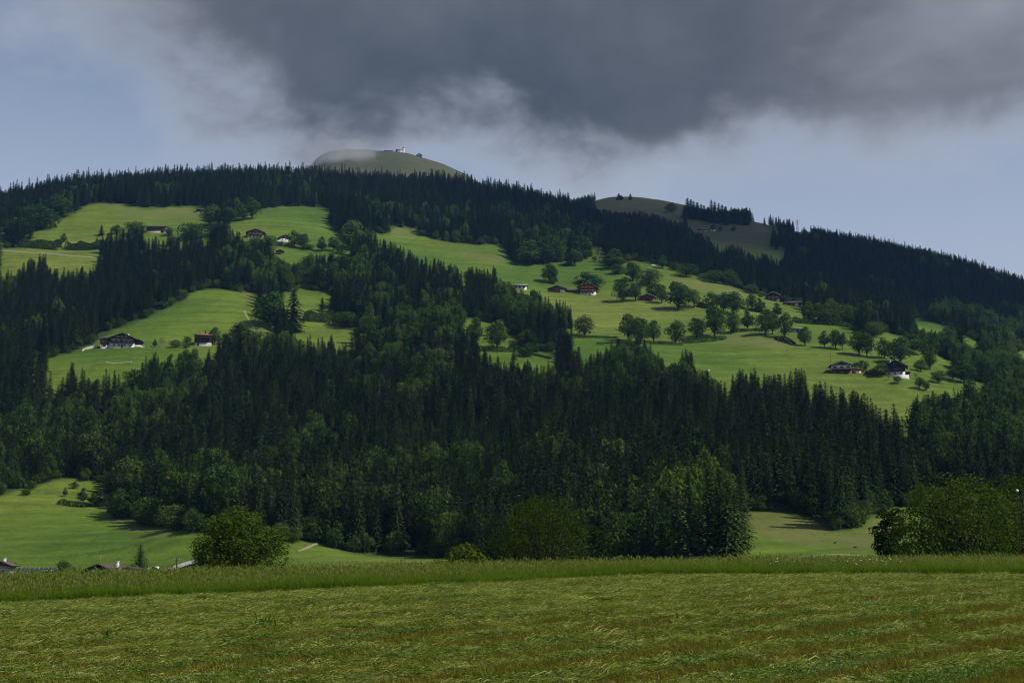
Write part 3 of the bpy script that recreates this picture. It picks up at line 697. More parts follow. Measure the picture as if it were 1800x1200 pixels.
tree(1163,533,18,34,'narrow tree between the red-brown barn and the largest tree of the copse', BRD[5], group=CG)
tree(1193,545,42,50,'largest dark tree of the copse, reaching down to the meadow', BRD[1], DARK, group=CG)
tree(1220,541,25,34,'pale upright tree beside the largest tree of the copse', BRD[4], PALE, group=CG)
HG = 'trees along the crest of the right meadow'
tree(1186,475,18,14,'reddish-brown bush on the crest of the right meadow', SHRUB[0], RED, HG, 'bush', 'bush')
tree(1207,487,30,24,'spreading dark tree with a round crown on the crest of the right meadow', BRD[3], DARK, HG)
tree(1165,472,15,24,'small tree behind the reddish bush on the crest', BRD[2], GREY, HG)
tree(1257,497,30,22,'low wide tree on the crest, second from the spreading dark one', BRD[3], YEL, HG)
tree(1237,492,20,12,'low pale scrub on the crest between two wide trees', SHRUB[1], PALE, HG, 'bush', 'bush')
tree(1283,502,26,29,'taller rounded tree on the crest above the long open slope', BRD[0], MID, HG)
tree(1299,507,13,14,'small pale tree following the taller one along the crest', BRD[4], PALE, HG)
tree(1320,516,22,16,'low bushy tree on the crest just left of the brown gabled house', BRD[3], GREY, HG)
tree(1338,522,14,11,'small bush against the brown gabled house on the crest', SHRUB[2], PALE, HG, 'bush', 'bush')
RG = 'rows of trees stepping down the right meadow'
tree(1322,544,19,27,'oval tree below the crest, first of the three under the brown gabled house', BRD[5], MID, RG)
tree(1336,549,16,26,'narrow oval tree next to the first under the brown gabled house', BRD[2], GREY, RG)
tree(1252,542,28,30,'round tree at the upper end of the middle hedge', BRD[0], MID, RG)
tree(1272,548,24,34,'tall tree standing in the middle hedge', BRD[1], GREY, RG)
tree(1290,553,30,40,'dark full tree in the middle hedge above the dry bank', BRD[1], DARK, RG)
tree(1256,593,36,56,'tallest tree of the row above the dry brown bank', BRD[1], DARK, RG)
tree(1290,585,26,38,'round tree on the upper rim of the dry brown bank', BRD[0], MID, RG)
tree(1314,580,20,36,'slender airy tree on the rim of the dry bank', BRD[2], MID, RG)
tree(1225,598,26,40,'oval tree with a bare trunk, left of the tallest in the bank row', BRD[5], MID, RG)
tree(1188,604,34,42,'broad-crowned tree in the bank row with shade at its foot', BRD[0], MID, RG)
tree(1149,601,22,38,'slim tree beside the broad-crowned one of the bank row', BRD[5], MID, RG)
tree(1105,600,30,48,'left tree of the tight pair at the top of the lower wood', BRD[1], MID, RG)
tree(1126,604,30,46,'right tree of the tight pair at the top of the lower wood', BRD[5], MID, RG)
tree(1028,591,34,38,'lopsided tree alone beside the spruce group in the meadow', BRD[0], MID, RG)
tree(1346,590,28,46,'dark tree at the right end of the bank row', BRD[1], DARK, RG)
tree(1358,588,22,40,'tree close behind the dark one at the right end of the bank row', BRD[5], MID, RG)
tree(1380,593,27,46,'big dark tree beside the small grey-roofed shed', BRD[0], DARK, RG)
tree(1366,558,15,26,'pointed tree above the bank row below the long brown barn', BRD[2], MID, RG)
MG = 'trees in the long row across the right meadow'
tree(1415,608,20,34,'solitary oval tree just below the grey-roofed shed', BRD[5], MID, MG)
tree(1449,611,16,31,'thin two-tiered tree, first of the row above the white-fronted house', BRD[2], MID, MG)
tree(1469,613,21,34,'left of the two touching trees above the white-fronted house', BRD[1], MID, MG)
tree(1481,615,15,31,'right of the two touching trees above the white-fronted house', BRD[4], GREY, MG)
tree(1510,624,27,43,'heavy rounded tree, left of the large pair above the house bush', BRD[1], DARK, MG)
tree(1524,627,21,43,'taller side of the large pair above the house bush', BRD[5], MID, MG)
tree(1555,630,28,38,'dense tree up the slope from the dark gabled house', BRD[0], DARK, MG)
tree(1583,641,40,50,'massive tree close behind the dark gabled house', BRD[1], MID, MG)
UG = 'trees over the upper hedge of the right meadow'
tree(1422,568,21,38,'leftmost rounded tree over the upper hedge', BRD[5], YEL, UG)
tree(1441,570,22,38,'second rounded tree over the upper hedge', BRD[1], YEL, UG)
tree(1463,572,34,48,'tallest spreading tree over the upper hedge', BRD[0], YEL, UG)
tree(1492,573,24,36,'round tree right of the tallest over the upper hedge', BRD[4], YEL, UG)
tree(1511,582,24,42,'dark tree ending the upper hedge', BRD[1], DARK, UG)
tree(1518,584,20,17,'purple-brown bush at the end of the upper hedge', SHRUB[0], RED, UG, 'bush', 'bush')
tree(1537,592,28,28,'bushy tree below the purple-brown bush', BRD[3], MID, UG)
HO = 'garden trees round the two right-hand houses'
tree(1514,653,26,20,'round garden bush beside the terrace of the white-fronted house', SHRUB[1], DARK, HO, 'bush', 'bush')
tree(1549,662,22,25,'leafy garden tree in front of the dark gabled house', BRD[0], MID, HO)
tree(1535,660,16,14,'bush against the low shed of the dark gabled house', SHRUB[2], MID, HO, 'bush', 'bush')
tree(1619,653,21,22,'light round fruit tree right of the dark gabled house', BRD[0], YEL, HO)
tree(1635,650,21,34,'darker taller tree behind the light fruit tree', BRD[1], DARK, HO)
tree(1578,674,13,14,'young tree below the terrace of the dark gabled house', BRD[4], GREY, HO)
tree(1563,668,9,11,'smallest young tree below the dark gabled house', THIN[1], MID, HO)
tree(1617,683,17,20,'larger orchard tree of the pair low in the right meadow', BRD[4], MID, HO)
tree(1628,686,12,15,'smaller orchard tree of the pair low in the right meadow', BRD[5], MID, HO)
tree(1610,666,9,10,'sapling between the dark gabled house and the orchard pair', THIN[0], MID, HO)
tree(1649,673,24,21,'spreading orchard tree with a long shadow', BRD[3], MID, HO)
tree(1675,667,19,22,'tree where the orchard meets the right-hand wood', BRD[0], MID, HO)
tree(1695,673,32,40,'full tree at the corner of the right-hand wood', BRD[1], DARK, HO)
RW = 'mixed trees on the far right slope'
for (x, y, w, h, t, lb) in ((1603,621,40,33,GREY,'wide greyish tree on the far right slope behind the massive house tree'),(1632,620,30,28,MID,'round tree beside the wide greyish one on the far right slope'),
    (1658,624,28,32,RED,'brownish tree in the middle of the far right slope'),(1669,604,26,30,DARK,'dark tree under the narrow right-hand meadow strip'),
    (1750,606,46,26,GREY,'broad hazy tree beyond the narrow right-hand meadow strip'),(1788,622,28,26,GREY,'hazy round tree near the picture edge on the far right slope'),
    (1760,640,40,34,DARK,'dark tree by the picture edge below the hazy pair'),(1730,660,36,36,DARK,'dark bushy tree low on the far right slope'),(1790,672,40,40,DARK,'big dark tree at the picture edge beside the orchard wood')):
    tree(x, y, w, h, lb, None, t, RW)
spruce(1690,629,30,47,'tall spruce rising over the far right slope trees', 2, DARK)
spruce(1721,627,20,34,'smaller spruce right of the tall one on the far right slope', 0, DARK)
spruce(1742,618,15,26,'slim spruce beside the hazy broad tree', 1, DARK)
# upper middle and upper left
tree(618,438,36,50,'large light green tree at the corner of the upper wood', BRD[1], PALE)
tree(517,434,21,31,'left garden tree of the pair before the white-gabled house', BRD[0], MID)
tree(533,437,19,27,'right garden tree of the pair before the white-gabled house', BRD[5], MID)
tree(565,442,15,26,'cone-shaped tree alone in the upper middle meadow', BRD[2], DARK)
tree(586,442,17,26,'round-headed tree on a bare trunk, right of the cone-shaped one', BRD[4], MID)
tree(541,439,20,10,'low bush under the garden pair', SHRUB[0], DARK, None, 'bush', 'bush')
tree(600,446,20,17,'thicket at the lower end of the upper middle meadow', SHRUB[1], MID, None, 'bush', 'bush')
tree(508,434,13,9,'small dark bush against the white-gabled house', SHRUB[2], DARK, None, 'bush', 'bush')
tree(491,432,12,9,'small bush left of the white-gabled house', SHRUB[0], MID, None, 'bush', 'bush')
tree(468,441,34,28,'wide tree below the brown-roofed farmhouse', BRD[3], MID)
tree(448,442,24,26,'tree tucked beside the wide one below the brown-roofed farmhouse', BRD[0], DARK)
tree(374,399,36,40,'silvery willow-like tree by the dark hut', BRD[0], GREY)
tree(385,416,34,26,'pale bushy tree below the silvery one', BRD[3], GREY)
tree(402,391,25,28,'green tree right of the silvery willow-like one', BRD[1], MID)
tree(427,388,15,30,'narrow upright tree at the wood edge, upper middle', BRD[2], MID)
tree(443,385,23,39,'tall leafy tree at the wood edge beside the narrow upright one', BRD[1], DARK)
tree(412,380,28,34,'dark leafy tree at the foot of the upper wood', BRD[0], DARK)
tree(74,404,48,46,'broad dark tree at the left rim of the upper left meadow', BRD[0], DARK)
tree(107,383,32,40,'tall round tree at the upper rim of the upper left meadow', BRD[1], DARK)
tree(31,415,38,32,'spreading tree at the far left end of the hedge', BRD[3], MID)
tree(50,395,34,36,'tree behind the broad dark one at the left rim', BRD[0], MID)
tree(112,426,10,17,'small pale tree standing in the gap of the hedge', BRD[2], PALE)
tree(335,421,40,29,'dark bushy tree right of the barn with the pale flat roof', BRD[3], DARK)
tree(298,414,17,15,'pale shrub beside the barn with the pale flat roof', SHRUB[1], GREY, None, 'bush', 'bush')
tree(205,411,18,16,'bushy tree ending the hedge', BRD[0], MID)
tree(238,412,34,22,'broad low tree left of the barn with the pale flat roof', BRD[3], DARK)
spruce(178,414,9,19,'small lone spruce over the hedge of the upper left meadow', 0)
# farmhouse meadow
tree(272,610,7,15,'slim young tree right of the white-walled farmhouse', BRD[2], MID)
tree(284,610,12,17,'thin see-through fruit tree right of the white-walled farmhouse', THIN[1], MID)
tree(308,611,19,14,'low fruit tree between the two farm buildings', BRD[3], GREY)
tree(329,602,13,11,'round dark bush just left of the red-roofed house', SHRUB[0], DARK, None, 'bush', 'bush')
tree(327,612,14,11,'lower bush in front of the red-roofed house', SHRUB[2], MID, None, 'bush', 'bush')
tree(377,606,18,31,'leafy tree touching the red-roofed house', BRD[5], GREY)
tree(395,606,18,20,'small tree behind the one touching the red-roofed house', BRD[0], MID)
tree(422,607,36,39,'large round dark tree at the lower corner of the farmhouse meadow', BRD[1], DARK)
tree(475,574,48,63,'huge dark tree at the right end of the farmhouse meadow', BRD[1], DARK)
spruce(515,583,34,74,'big broad spruce beside the huge dark tree', 2, DARK)
spruce(566,546,9,24,'small dead-looking spruce in the middle glade', 3, RED)
tree(608,576,36,28,'bushy tree at the top of the lower glade', BRD[3], DARK)
tree(590,572,22,22,'smaller bushy tree at the top of the lower glade', BRD[0], MID)
tree(874,616,34,55,'tall oval tree alone in the small central meadow', BRD[1], MID)
tree(836,603,24,47,'narrow leafy tree at the wood edge of the small central meadow', BRD[2], MID)
tree(925,627,29,18,'clipped round bush in the small central meadow', SHRUB[0], DARK, None, 'bush', 'bush')
tree(925,615,30,36,'full tree behind the clipped round bush', BRD[0], MID)
# alp trees on the skyline
for (x, w, h) in ((1088,8,11),(1092,7,8),(1108,6,11)):
    spruce(x, 351, w, h, 'tiny spruce on the skyline of the bare knoll', 0, DARK, 'spruces on the bare knoll')
for i, x in enumerate((1204,1209,1215,1220,1226,1233,1238,1245,1251,1257,1264,1270,1276,1288,1294,1309,1313)):
    spruce(x, 384 + (x - 1205) * .115, 11 + (i * 7) % 5, 24 + (i * 13) % 15 - (5 if x > 1280 else 0), 'spruce in the row standing out on the skyline right of the bare knoll', i % 3, DARK, 'spruce row on the skyline')
tree(1180,374,18,18,'dark clump of foliage in the hollow of the bare knoll', BRD[0], DARK)
for (x, y) in ((1266,407),(1289,408),(1254,404)):
    tree(x, y, 9, 10, 'small round tree on the alp slope by the huts', BRD[4], DARK, 'small trees on the alp slope')
# valley left
for (x, y, w, h, lb) in ((145,884,16,27,'upright shrub in the overgrown clearing'),(168,889,23,27,'larger shrub at the lower side of the overgrown clearing'),(114,872,8,15,'thin young tree at the left of the overgrown clearing'),
    (187,856,19,28,'leafy shrub at the upper right of the overgrown clearing'),(46,870,15,11,'dark bush on the bank left of the overgrown clearing'),(130,858,14,12,'low shrub at the top of the overgrown clearing')):
    tree(x, y, w, h, lb, BRD[2] if h > w else SHRUB[0], MID, None, 'bush', 'bush')
for (x, y, w, h, lb) in ((222,910,58,52,'first big bush where the forest edge meets the valley meadow'),(262,924,48,52,'second big bush along the valley meadow'),(302,933,44,48,'third big bush along the valley meadow'),(340,936,38,42,'bush at the forest edge just left of the big near maple'),
    (490,953,38,34,'bush at the forest edge just right of the big near maple'),(516,952,24,28,'pale bush beside the dirt track'),(545,952,20,18,'low bush where the dirt track enters the forest')):
    tree(x, y, w, h, lb, BRD[(x // 7) % 2 * 3], PALE if 'pale' in lb else MID, 'bushes along the valley meadow', 'bush', 'bush')
spruce(245,1012,28,54,'single spruce among the valley house roofs', 2)
tree(110,1004,22,20,'round garden tree between the solar panels and the brown roof', BRD[0], DARK)
tree(25,1000,9,12,'small garden tree beside the house at the picture edge', BRD[1], DARK)
tree(128,1004,9,9,'little bush left of the brown roof', SHRUB[1], MID, None, 'bush', 'bush')
tree(270,1003,14,8,'low bush right of the single valley spruce', SHRUB[2], MID, None, 'bush', 'bush')
tree(350,993,20,26,'small tree by the gravel road, left of the big near maple', BRD[4], MID)

for (x, y, h, lb) in ((1648,795,44,'pale thin-stemmed tree, first of three on the bushy right slope'),(1659,797,40,'pale thin-stemmed tree, second of three on the bushy right slope'),(1684,812,64,'tallest pale bent stem on the bushy right slope')):
    tree(x, y, 16, h, lb, THIN[1], GREY)
tree(588,930,18,50,'rust-coloured half-dead tree at the forest foot', THIN[0], (2.4, .75, .8))
# near trees with leaf-sized foliage
def near_tree(px, top, w, Y, label, seed, shape, nl, tint, foot=0.04, lobes=46):
    a, s = ray(px, top); X = a * Y; z = float(ground(X, Y)); H = s * Y - z; W = w / FPX * Y * 1.0
    (cv, cf), tr_ = make_broad(seed, H, W, int(nl * 2.0), 0.215, shape, foot, int(lobes * 1.5), .80, .50, .70)
    kx = W / (np.percentile(cv[:, 0], 99) - np.percentile(cv[:, 0], 1)); kz = H / np.percentile(cv[:, 2], 99.8)
    cv = cv * np.array((kx, kx, kz), np.float32); tr_ = ([(a_ * kx, b_ * kx, c_ * kz) for a_, b_, c_ in tr_[0]], tr_[1])
    P = proto(((cv, cf), tr_), NEARLEAF, BARK)
    e = link('broadleaf_tree', None, None, (X, Y, z)); tag(e, label, 'tree')
    for nme, me in (('trunk', P[1]), ('crown', P[0])):
        o = link(nme, me, e); o.color = (*tint, 1)
    TREE_SPOTS.append((px, 1000, w / 2, top))
near_tree(421, 893, 150, 150.0, 'big round maple standing alone behind the tall grass', 301, 'round', 16000, (.88, .9, .85), .22)
near_tree(815, 959, 128, 125.0, 'low yellow-green tree top peeping over the tall grass', 302, 'flat', 9000, (1.15, 1.05, .9), .1, 40)
near_tree(955, 869, 176, 190.0, 'large very dark tree in front of the forest foot', 303, 'round', 16000, (.80, .70, .50), .1, 60)
near_tree(1680, 836, 205, 150.0, 'broad bright-leaved tree filling the right edge, nearer half', 304, 'round', 20000, (.90, .88, .85), .08, 70)
near_tree(1795, 832, 190, 158.0, 'dense tree at the right picture edge behind the bright-leaved one', 305, 'round', 15000, (.72, .75, .74), .08, 60)
near_tree(1564, 894, 66, 165.0, 'small dark tree left of the broad bright-leaved one', 306, 'egg', 8000, (.6, .62, .7), .1, 34)

# ---- hedges
def hedge(px0, py0, px1, py1, hpx, label, tint=DARK, seed=0, wid=4.0):
    p0, p1 = hit(px0, py0), hit(px1, py1); g = np.random.default_rng(seed); r = random.Random(seed)
    mid = [(p0[i] + p1[i]) / 2 for i in range(3)]; L = math.hypot(p1[0] - p0[0], p1[1] - p0[1]); h = hpx / FPX * mid[1]
    n = int(L * h * 16) + 120; t = g.random(n)
    X = p0[0] + (p1[0] - p0[0]) * t; Y = p0[1] + (p1[1] - p0[1]) * t
    hh = h * (0.8 + .5 * vnoise(t * L / 4.5, t * 0 + seed, 40)); th = g.uniform(0, math.pi, n)
    nx, ny = -(p1[1] - p0[1]) / L, (p1[0] - p0[0]) / L
    c = np.cos(th) * wid * .5 * (.8 + .3 * g.random(n)); X = X + nx * c; Y = Y + ny * c
    Z = ground(X, Y) + np.sin(th) * hh * (.75 + .3 * g.random(n)) + .1
    P = np.stack([X - mid[0], Y - mid[1], Z - mid[2]], 1)
    out = np.stack([nx * np.cos(th), ny * np.cos(th), np.sin(th)], 1) + .6 * g.normal(size=(n, 3)); out /= np.linalg.norm(out, axis=1)[:, None]
    ax = np.cross(out, g.normal(size=(n, 3))); ax /= np.linalg.norm(ax, axis=1)[:, None]; bx = np.cross(out, ax); s = (.55 * g.uniform(.6, 1.2, n))[:, None]
    o = link('hedge', new_mesh('hedge', *quads(np.stack([P - ax * s, P - bx * s * .7, P + ax * s, P + bx * s * .7], 1)), [LEAF]), None, mid); o.color = (*tint, 1)
    tag(o, label, 'hedge')
hedge(10, 432, 106, 437, 17, 'dense dark hedge along the foot of the upper left meadow, left of the gap', DARK, 1, 7)
hedge(116, 437, 190, 437, 15, 'dense dark hedge along the foot of the upper left meadow, right of the gap', DARK, 2, 7)
hedge(534, 562, 582, 566, 22, 'thick hedge between the two glades', DARK, 3, 8)
hedge(843, 616, 905, 617, 9, 'low clipped hedge across the small central meadow', DARK, 4, 4)
hedge(940, 624, 968, 631, 4, 'low broken hedge right of the clipped round bush', DARK, 5, 2)
hedge(1396, 567, 1500, 576, 12, 'upper hedge running under the yellow-green trees of the right meadow', MID, 6, 6)
hedge(1225, 538, 1260, 545, 8, 'short hedge beside the copse', MID, 7, 5)
hedge(1300, 542, 1360, 552, 6, 'hedge line under the oval trees below the crest', DARK, 8, 4)
hedge(1200, 603, 1275, 596, 7, 'scrubby hedge along the top of the dry bank', DARK, 9, 5)
hedge(1285, 584, 1340, 582, 6, 'hedge along the right shoulder of the dry bank', DARK, 10, 4)
hedge(1365, 596, 1394, 606, 9, 'low scrub below the big dark tree by the shed', DARK, 11, 5)
hedge(1010, 593, 1085, 594, 4, 'low hedge foot beside the lopsided tree', DARK, 12, 3)
hedge(106, 884, 155, 891, 8, 'low bramble bank under the overgrown clearing', MID, 13, 4)
hedge(1050, 605, 1200, 606, 4, 'low bank growth under the bank row trees', DARK, 14, 3)

# ------------------------------------------------------------------ the forest: largest trees as things, the rest as one mass
def build_forest():
    XS, YS = [], []
    for y0, y1, sp in ((330, 700, 5.3), (700, 1350, 5.8), (1350, 2600, 7.1)):
        ny = int((y1 - y0) / sp)
        for j in range(ny):
            y = y0 + (j + .5) * sp; n = int(0.90 * y / sp)
            x = (np.arange(n) - n / 2 + .5 * (j % 2)) * sp
            XS.append(x); YS.append(np.full(n, y))
    X = np.concatenate(XS); Y = np.concatenate(YS); n = len(X)
    X = X + rng.normal(0, 1.9, n); Y = Y + rng.normal(0, 1.9, n); Z = ground(X, Y)
    px, py = project(X, Y, Z)
    stand = vnoise(X / 90, Y / 120, 51) + .6 * vnoise(X / 35, Y / 45, 52)
    H = 17.8 * (1 + .34 * stand + rng.normal(0, .17, n)) * np.where(px < 1000, np.interp(Y, [1350, 1600], [1, 1.3]), np.interp(Y, [1300, 1800], [1, .82])); H = np.clip(H, 6, 33)
    # where broadleaved trees mix in
    bl = vnoise(X / 45, Y / 60, 53) + .5 * vnoise(X / 16, Y / 20, 54)
    p = np.clip((bl - .16) * 1.8, 0, .7)
    def zone(x0, x1, y0, y1, add):
        nonlocal p
        k = (px > x0) & (px < x1) & (py > y0) & (py < y1); p = np.where(k, p + add, p)
    zone(-80, 200, 760, 900, .30); zone(200, 480, 850, 960, .35); zone(480, 900, 900, 990, .12); zone(1050, 1340, 900, 1000, .30); zone(620, 800, 540, 720, .25)
    zone(230, 330, 640, 700, .35); zone(1620, 1900, 660, 860, .55); zone(1560, 1900, 590, 690, .6); zone(1060, 1180, 600, 690, .4); zone(900, 1060, 400, 470, .3); zone(400, 700, 430, 520, .25)
    zone(1000, 1500, 300, 520, -.15); zone(1500, 1900, 380, 560, -.3); zone(780, 900, 780, 850, -.3)
    broad = rng.random(n) < p
    H = np.where(broad, np.clip(15.5 + 5 * stand + rng.normal(0, 2.6, n), 7, 24), H)
    H = np.where((px > 790) & (px < 1000) & (py > 600) & (py < 700), np.minimum(H, 12 + rng.normal(0, 1.5, n)), H)
    tx, ty = project(X, Y, Z + H)
    ok = (px > -160) & (px < 1960) & (py < 1000)
    for f, sh in ((0.0, 2.0), (.3, 0), (.6, 0), (.88, 0)):
        ok &= ~is_open(px + (tx - px) * f, py + (ty - py) * f - sh * 0)
    wob = np.where(py > 880, 0, 14) * vnoise(px / 9, py / 9, 77); ok &= ~is_open(px + wob, py + .5 * wob)
    wpx = np.where(broad, 4.6, 1.7) / Y * FPX
    ok &= ~is_open(px - wpx, py) & ~is_open(px + wpx, py)
    summ = Z <= summit(X, Y) + .5; ok &= ~(summ & (Y > 2500))
    ok &= ~((py > 975) & (px < 770)) & ~((py > 870) & (px > 1610)) & ~((py > 940) & (px > 1335))
    # skyline gaps kept open on the alp, and room for the trees and houses set by hand
    wq = 16 * vnoise(X / 25, Y / 25, 78) + .5 * (py - 400) + rng.normal(0, 9, n)
    ok &= ~((px > 1345) & (px < 1420) & (Y > 1800) & (py < 440) & (rng.random(n) > np.interp(px, [1345, 1420], [.15, .9])))
    ok &= ~((Y > 1500) & (vnoise(X / 22, Y / 22, 79) > .33))
    ok &= ~((px > 1047 + wq * .4) & (px < 1345) & (py < 384) & (Y > 1900))
    ok &= ~((px > 1316 - wq * .5) & (px < 1356 + wq) & (py < 424) & (Y > 1800)); ok &= ~((px > 1395) & (px < 1425) & (py < 425) & (Y > 1880)) 
    for (x0, x1, y0, y1) in CLEAR: ok &= ~((tx > x0) & (tx < x1) & (ty < y1) & (py > y0) & (py < y1 + 75))
    thin = np.where(py < 1100, 1.0, 1.0); ok &= rng.random(n) < .94 * thin
    X, Y, Z, H, broad, px, py, tx, ty, stand = [a[ok] for a in (X, Y, Z, H, broad, px, py, tx, ty, stand)]
    n = len(X); var = np.where(broad, len(SPR) + rng.integers(0, 6, n), rng.integers(0, len(SPR), n)); pale = vnoise(X / 60, Y / 70, 88) + rng.normal(0, .12, n) > .36
    young = (px > 700) & (px < 900) & (py > 770) & (py < 880); H = np.where(young & ~broad, np.minimum(H, 13 + rng.normal(0, 1.5, n)), H); var = np.where(~broad & (young | pale), 12 + rng.integers(0, 2, n), var); var = np.where(broad & pale, 14 + rng.integers(0, 2, n), var)
    sz = np.where(broad, H / 12.0, H / 24.0); sx = np.where(broad, sz * rng.uniform(.72, .95, n), (.50 + .45 * sz) * rng.uniform(1.1, 1.65, n)); sx = np.where(young & ~broad, sx * .8, sx)
    rz = rng.uniform(0, 6.28, n)
    # how much of each tree the photo shows: paint them far to near
    ids = np.full((600, 900), -1, np.int32)
    for i in np.argsort(-Y):
        w = (2.6 if not broad[i] else 4.2) * sx[i] * FPX / Y[i] / 2 * .6; x0, x1 = int((px[i] - w * .9) / 2), int((px[i] + w * .9) / 2) + 1
        y0, y1 = int(ty[i] / 2), int(py[i] / 2)
        if x1 <= 0 or x0 >= 900 or y1 <= 0: continue
        ids[max(y0, 0):y1, max(x0, 0):x1] = i
    cnt = np.bincount(ids[ids >= 0], minlength=n); size = cnt * 1.0
    big = np.zeros(n, bool)
    for k, lim in ((~broad, 255), (broad, 150)):
        o = np.argsort(-np.where(k, size, -1))[:lim]; big[o] = True
    def where(i):
        x, y = px[i], py[i]
        if y > 830:
            if x < 230: return 'beside the overgrown clearing at the left'
            if x < 560: return 'at the forest foot behind the big near maple'
            if x < 860: return 'at the forest foot above the low yellow-green tree top'
            if x < 1060: return 'at the forest foot behind the large very dark tree'
            if x < 1330: return 'at the forest foot left of the rough grassy bank'
            if x < 1610: return 'along the upper edge of the rough grassy bank'
            return 'on the bushy slope above the bright-leaved tree'
        if y > 690:
            if x < 240: return 'in the forest at the far left below the white-walled farmhouse'
            if x < 620: return 'in the forest below the red-roofed house'
            if x < 980: return 'in the middle of the dark central forest'
            if x < 1300: return 'in the forest below the dry brown bank'
            if x < 1610: return 'in the forest edge below the white-fronted house'
            return 'in the wood right of the lowest meadow corner'
        if y > 520: return 'in the woods between the hillside meadows'
        return 'in the upper woods under the skyline'
    names = {False: ('spruce_tree', 'dark spruce '), True: ('broadleaf_tree', 'leafy green tree ')}
    for i in np.nonzero(big)[0]:
        b = bool(broad[i]); P = (SPR + BRD + [SPR[0], SPR[5], BRD[0], BRD[3]])[var[i]]; nm, lb = names[b]; wh = where(i)
        t = rng.uniform(.9, 1.15); tint = (1.5, 1.5, 1.15) if var[i] >= 12 and not b else (1.0, 1.0, .8) if var[i] >= 14 else (t * .72, t * .76, t * .72) if b else (t, t, t)
        tree_thing(nm, lb + wh, 'tree', (X[i], Y[i], Z[i]), P, sx[i], sz[i], rz[i], tint, ('spruces ' if b is False else 'leafy trees ') + wh)
    k = ~big
    print('FOREST', n, 'broad', broad.sum(), 'visible', (cnt > 0).sum(), 'as things', big.sum())
    # undergrowth along the front of the wood, where it meets open grass
    fr = is_open(px, py + 9000 / Y) & (Y < 1350) & (py < 985); fi = np.repeat(np.nonzero(fr)[0], 2); m_ = len(fi)
    ux = X[fi] + rng.normal(0, 2.5, m_); uy = Y[fi] - rng.uniform(0, 4, m_); uz = ground(ux, uy); qx, qy = project(ux, uy, uz + 1.5)
    g_ = ~is_open(qx, qy) & ~is_open(qx, qy - 1200 / uy); ux, uy, uz = ux[g_], uy[g_], uz[g_]; m_ = len(ux); us = rng.uniform(.5, 1.5, m_)
    X, Y, Z = np.r_[X, ux], np.r_[Y, uy], np.r_[Z, uz - .2]; sx, sz = np.r_[sx, us], np.r_[sz, us * rng.uniform(.8, 1.5, m_)]; rz = np.r_[rz, rng.uniform(0, 6.28, m_)]
    var = np.r_[var, 16 + rng.integers(0, 3, m_)]; k = np.r_[k, np.ones(m_, bool)]; n += m_
    rot = np.stack([rng.normal(0, .02, n), rng.normal(0, .02, n), rz], 1)
    protos = [(p_[2], (1, 1, 1, 1)) for p_ in SPR] + [(p_[2], (.74, .78, .72, 1)) for p_ in BRD] + [(SPR[0][2], (1.5, 1.5, 1.15, 1)), (SPR[5][2], (1.35, 1.45, 1.1, 1)), (BRD[0][2], (1.05, 1.0, .8, 1)), (BRD[3][2], (.95, 1.0, .9, 1))] + [(s_[2], (.75, .8, .72, 1)) for s_ in SHRUB]
    scatter('forest', 'dense dark forest of spruce and leafy trees covering the mountainside', 'forest', np.stack([X, Y, Z], 1)[k], rot[k], np.stack([sx, sx, sz], 1)[k], var[k], protos)
CLEAR = [(250,297,395,412),(428,468,402,420),(486,512,410,426),(176,246,585,614),(338,374,583,609),(343,364,362,375)]
build_forest()

# ------------------------------------------------------------------ buildings
WOOD_D = simple('dark_timber', (0.022, 0.014, 0.010), (0.048, 0.030, 0.020), 1.2, 0.85, (4, 4, .3), 0.01)
WOOD_M = simple('brown_timber', (0.075, 0.042, 0.026), (0.14, 0.078, 0.048), 1.2, 0.85, (4, 4, .3), 0.01)
WOOD_R = simple('red_brown_timber', (0.11, 0.045, 0.032), (0.19, 0.085, 0.058), 1.2, 0.85, (4, 4, .3), 0.01)
PLASTER = simple('white_plaster', (0.52, 0.51, 0.48), (0.66, 0.65, 0.62), .8, 0.9)
PLASTER_G = simple('grey_plaster', (0.30, 0.31, 0.33), (0.42, 0.43, 0.45), .8, 0.9)
STONE = simple('stone', (0.24, 0.22, 0.20), (0.46, 0.44, 0.40), 1.4, 0.9, None, .05)
ROOF_B = simple('brown_roof', (0.065, 0.048, 0.040), (0.13, 0.095, 0.078), 1.0, 0.8, (1, 6, 1), .03)
ROOF_G = simple('grey_roof', (0.16, 0.165, 0.175), (0.30, 0.305, 0.32), .8, 0.7, (1, 6, 1), .03)
ROOF_D = simple('dark_roof', (0.030, 0.028, 0.028), (0.062, 0.058, 0.056), 1.0, 0.7, (1, 6, 1), .03)
ROOF_R = simple('red_roof', (0.17, 0.062, 0.045), (0.27, 0.105, 0.075), 1.0, 0.8, (1, 6, 1), .03)
GLASS = simple('window_glass', (0.020, 0.024, 0.030), (0.05, 0.056, 0.065), .7, 0.12, None, 0, .5)
FRAME = simple('white_paint', (0.62, 0.61, 0.58), (0.76, 0.75, 0.72), 2.0, 0.6)
FLOWER = simple('red_geraniums', (0.30, 0.035, 0.035), (0.42, 0.16, 0.10), 6.0, 0.8)
METAL = simple('grey_metal', (0.16, 0.165, 0.17), (0.26, 0.265, 0.27), 2.0, 0.5)
GRAVEL = simple('gravel', (0.24, 0.235, 0.22), (0.42, 0.41, 0.385), .9, 0.95, None, .05)
EARTH = simple('trodden_earth', (0.16, 0.145, 0.085), (0.27, 0.25, 0.15), .5, 0.95, None, .05)
PANEL = simple('solar_cells', (0.012, 0.022, 0.075), (0.028, 0.045, 0.13), 3.0, 0.2, None, 0, .5)
WRAP = simple('white_wrap', (0.66, 0.67, 0.66), (0.80, 0.80, 0.79), 1.5, 0.45)

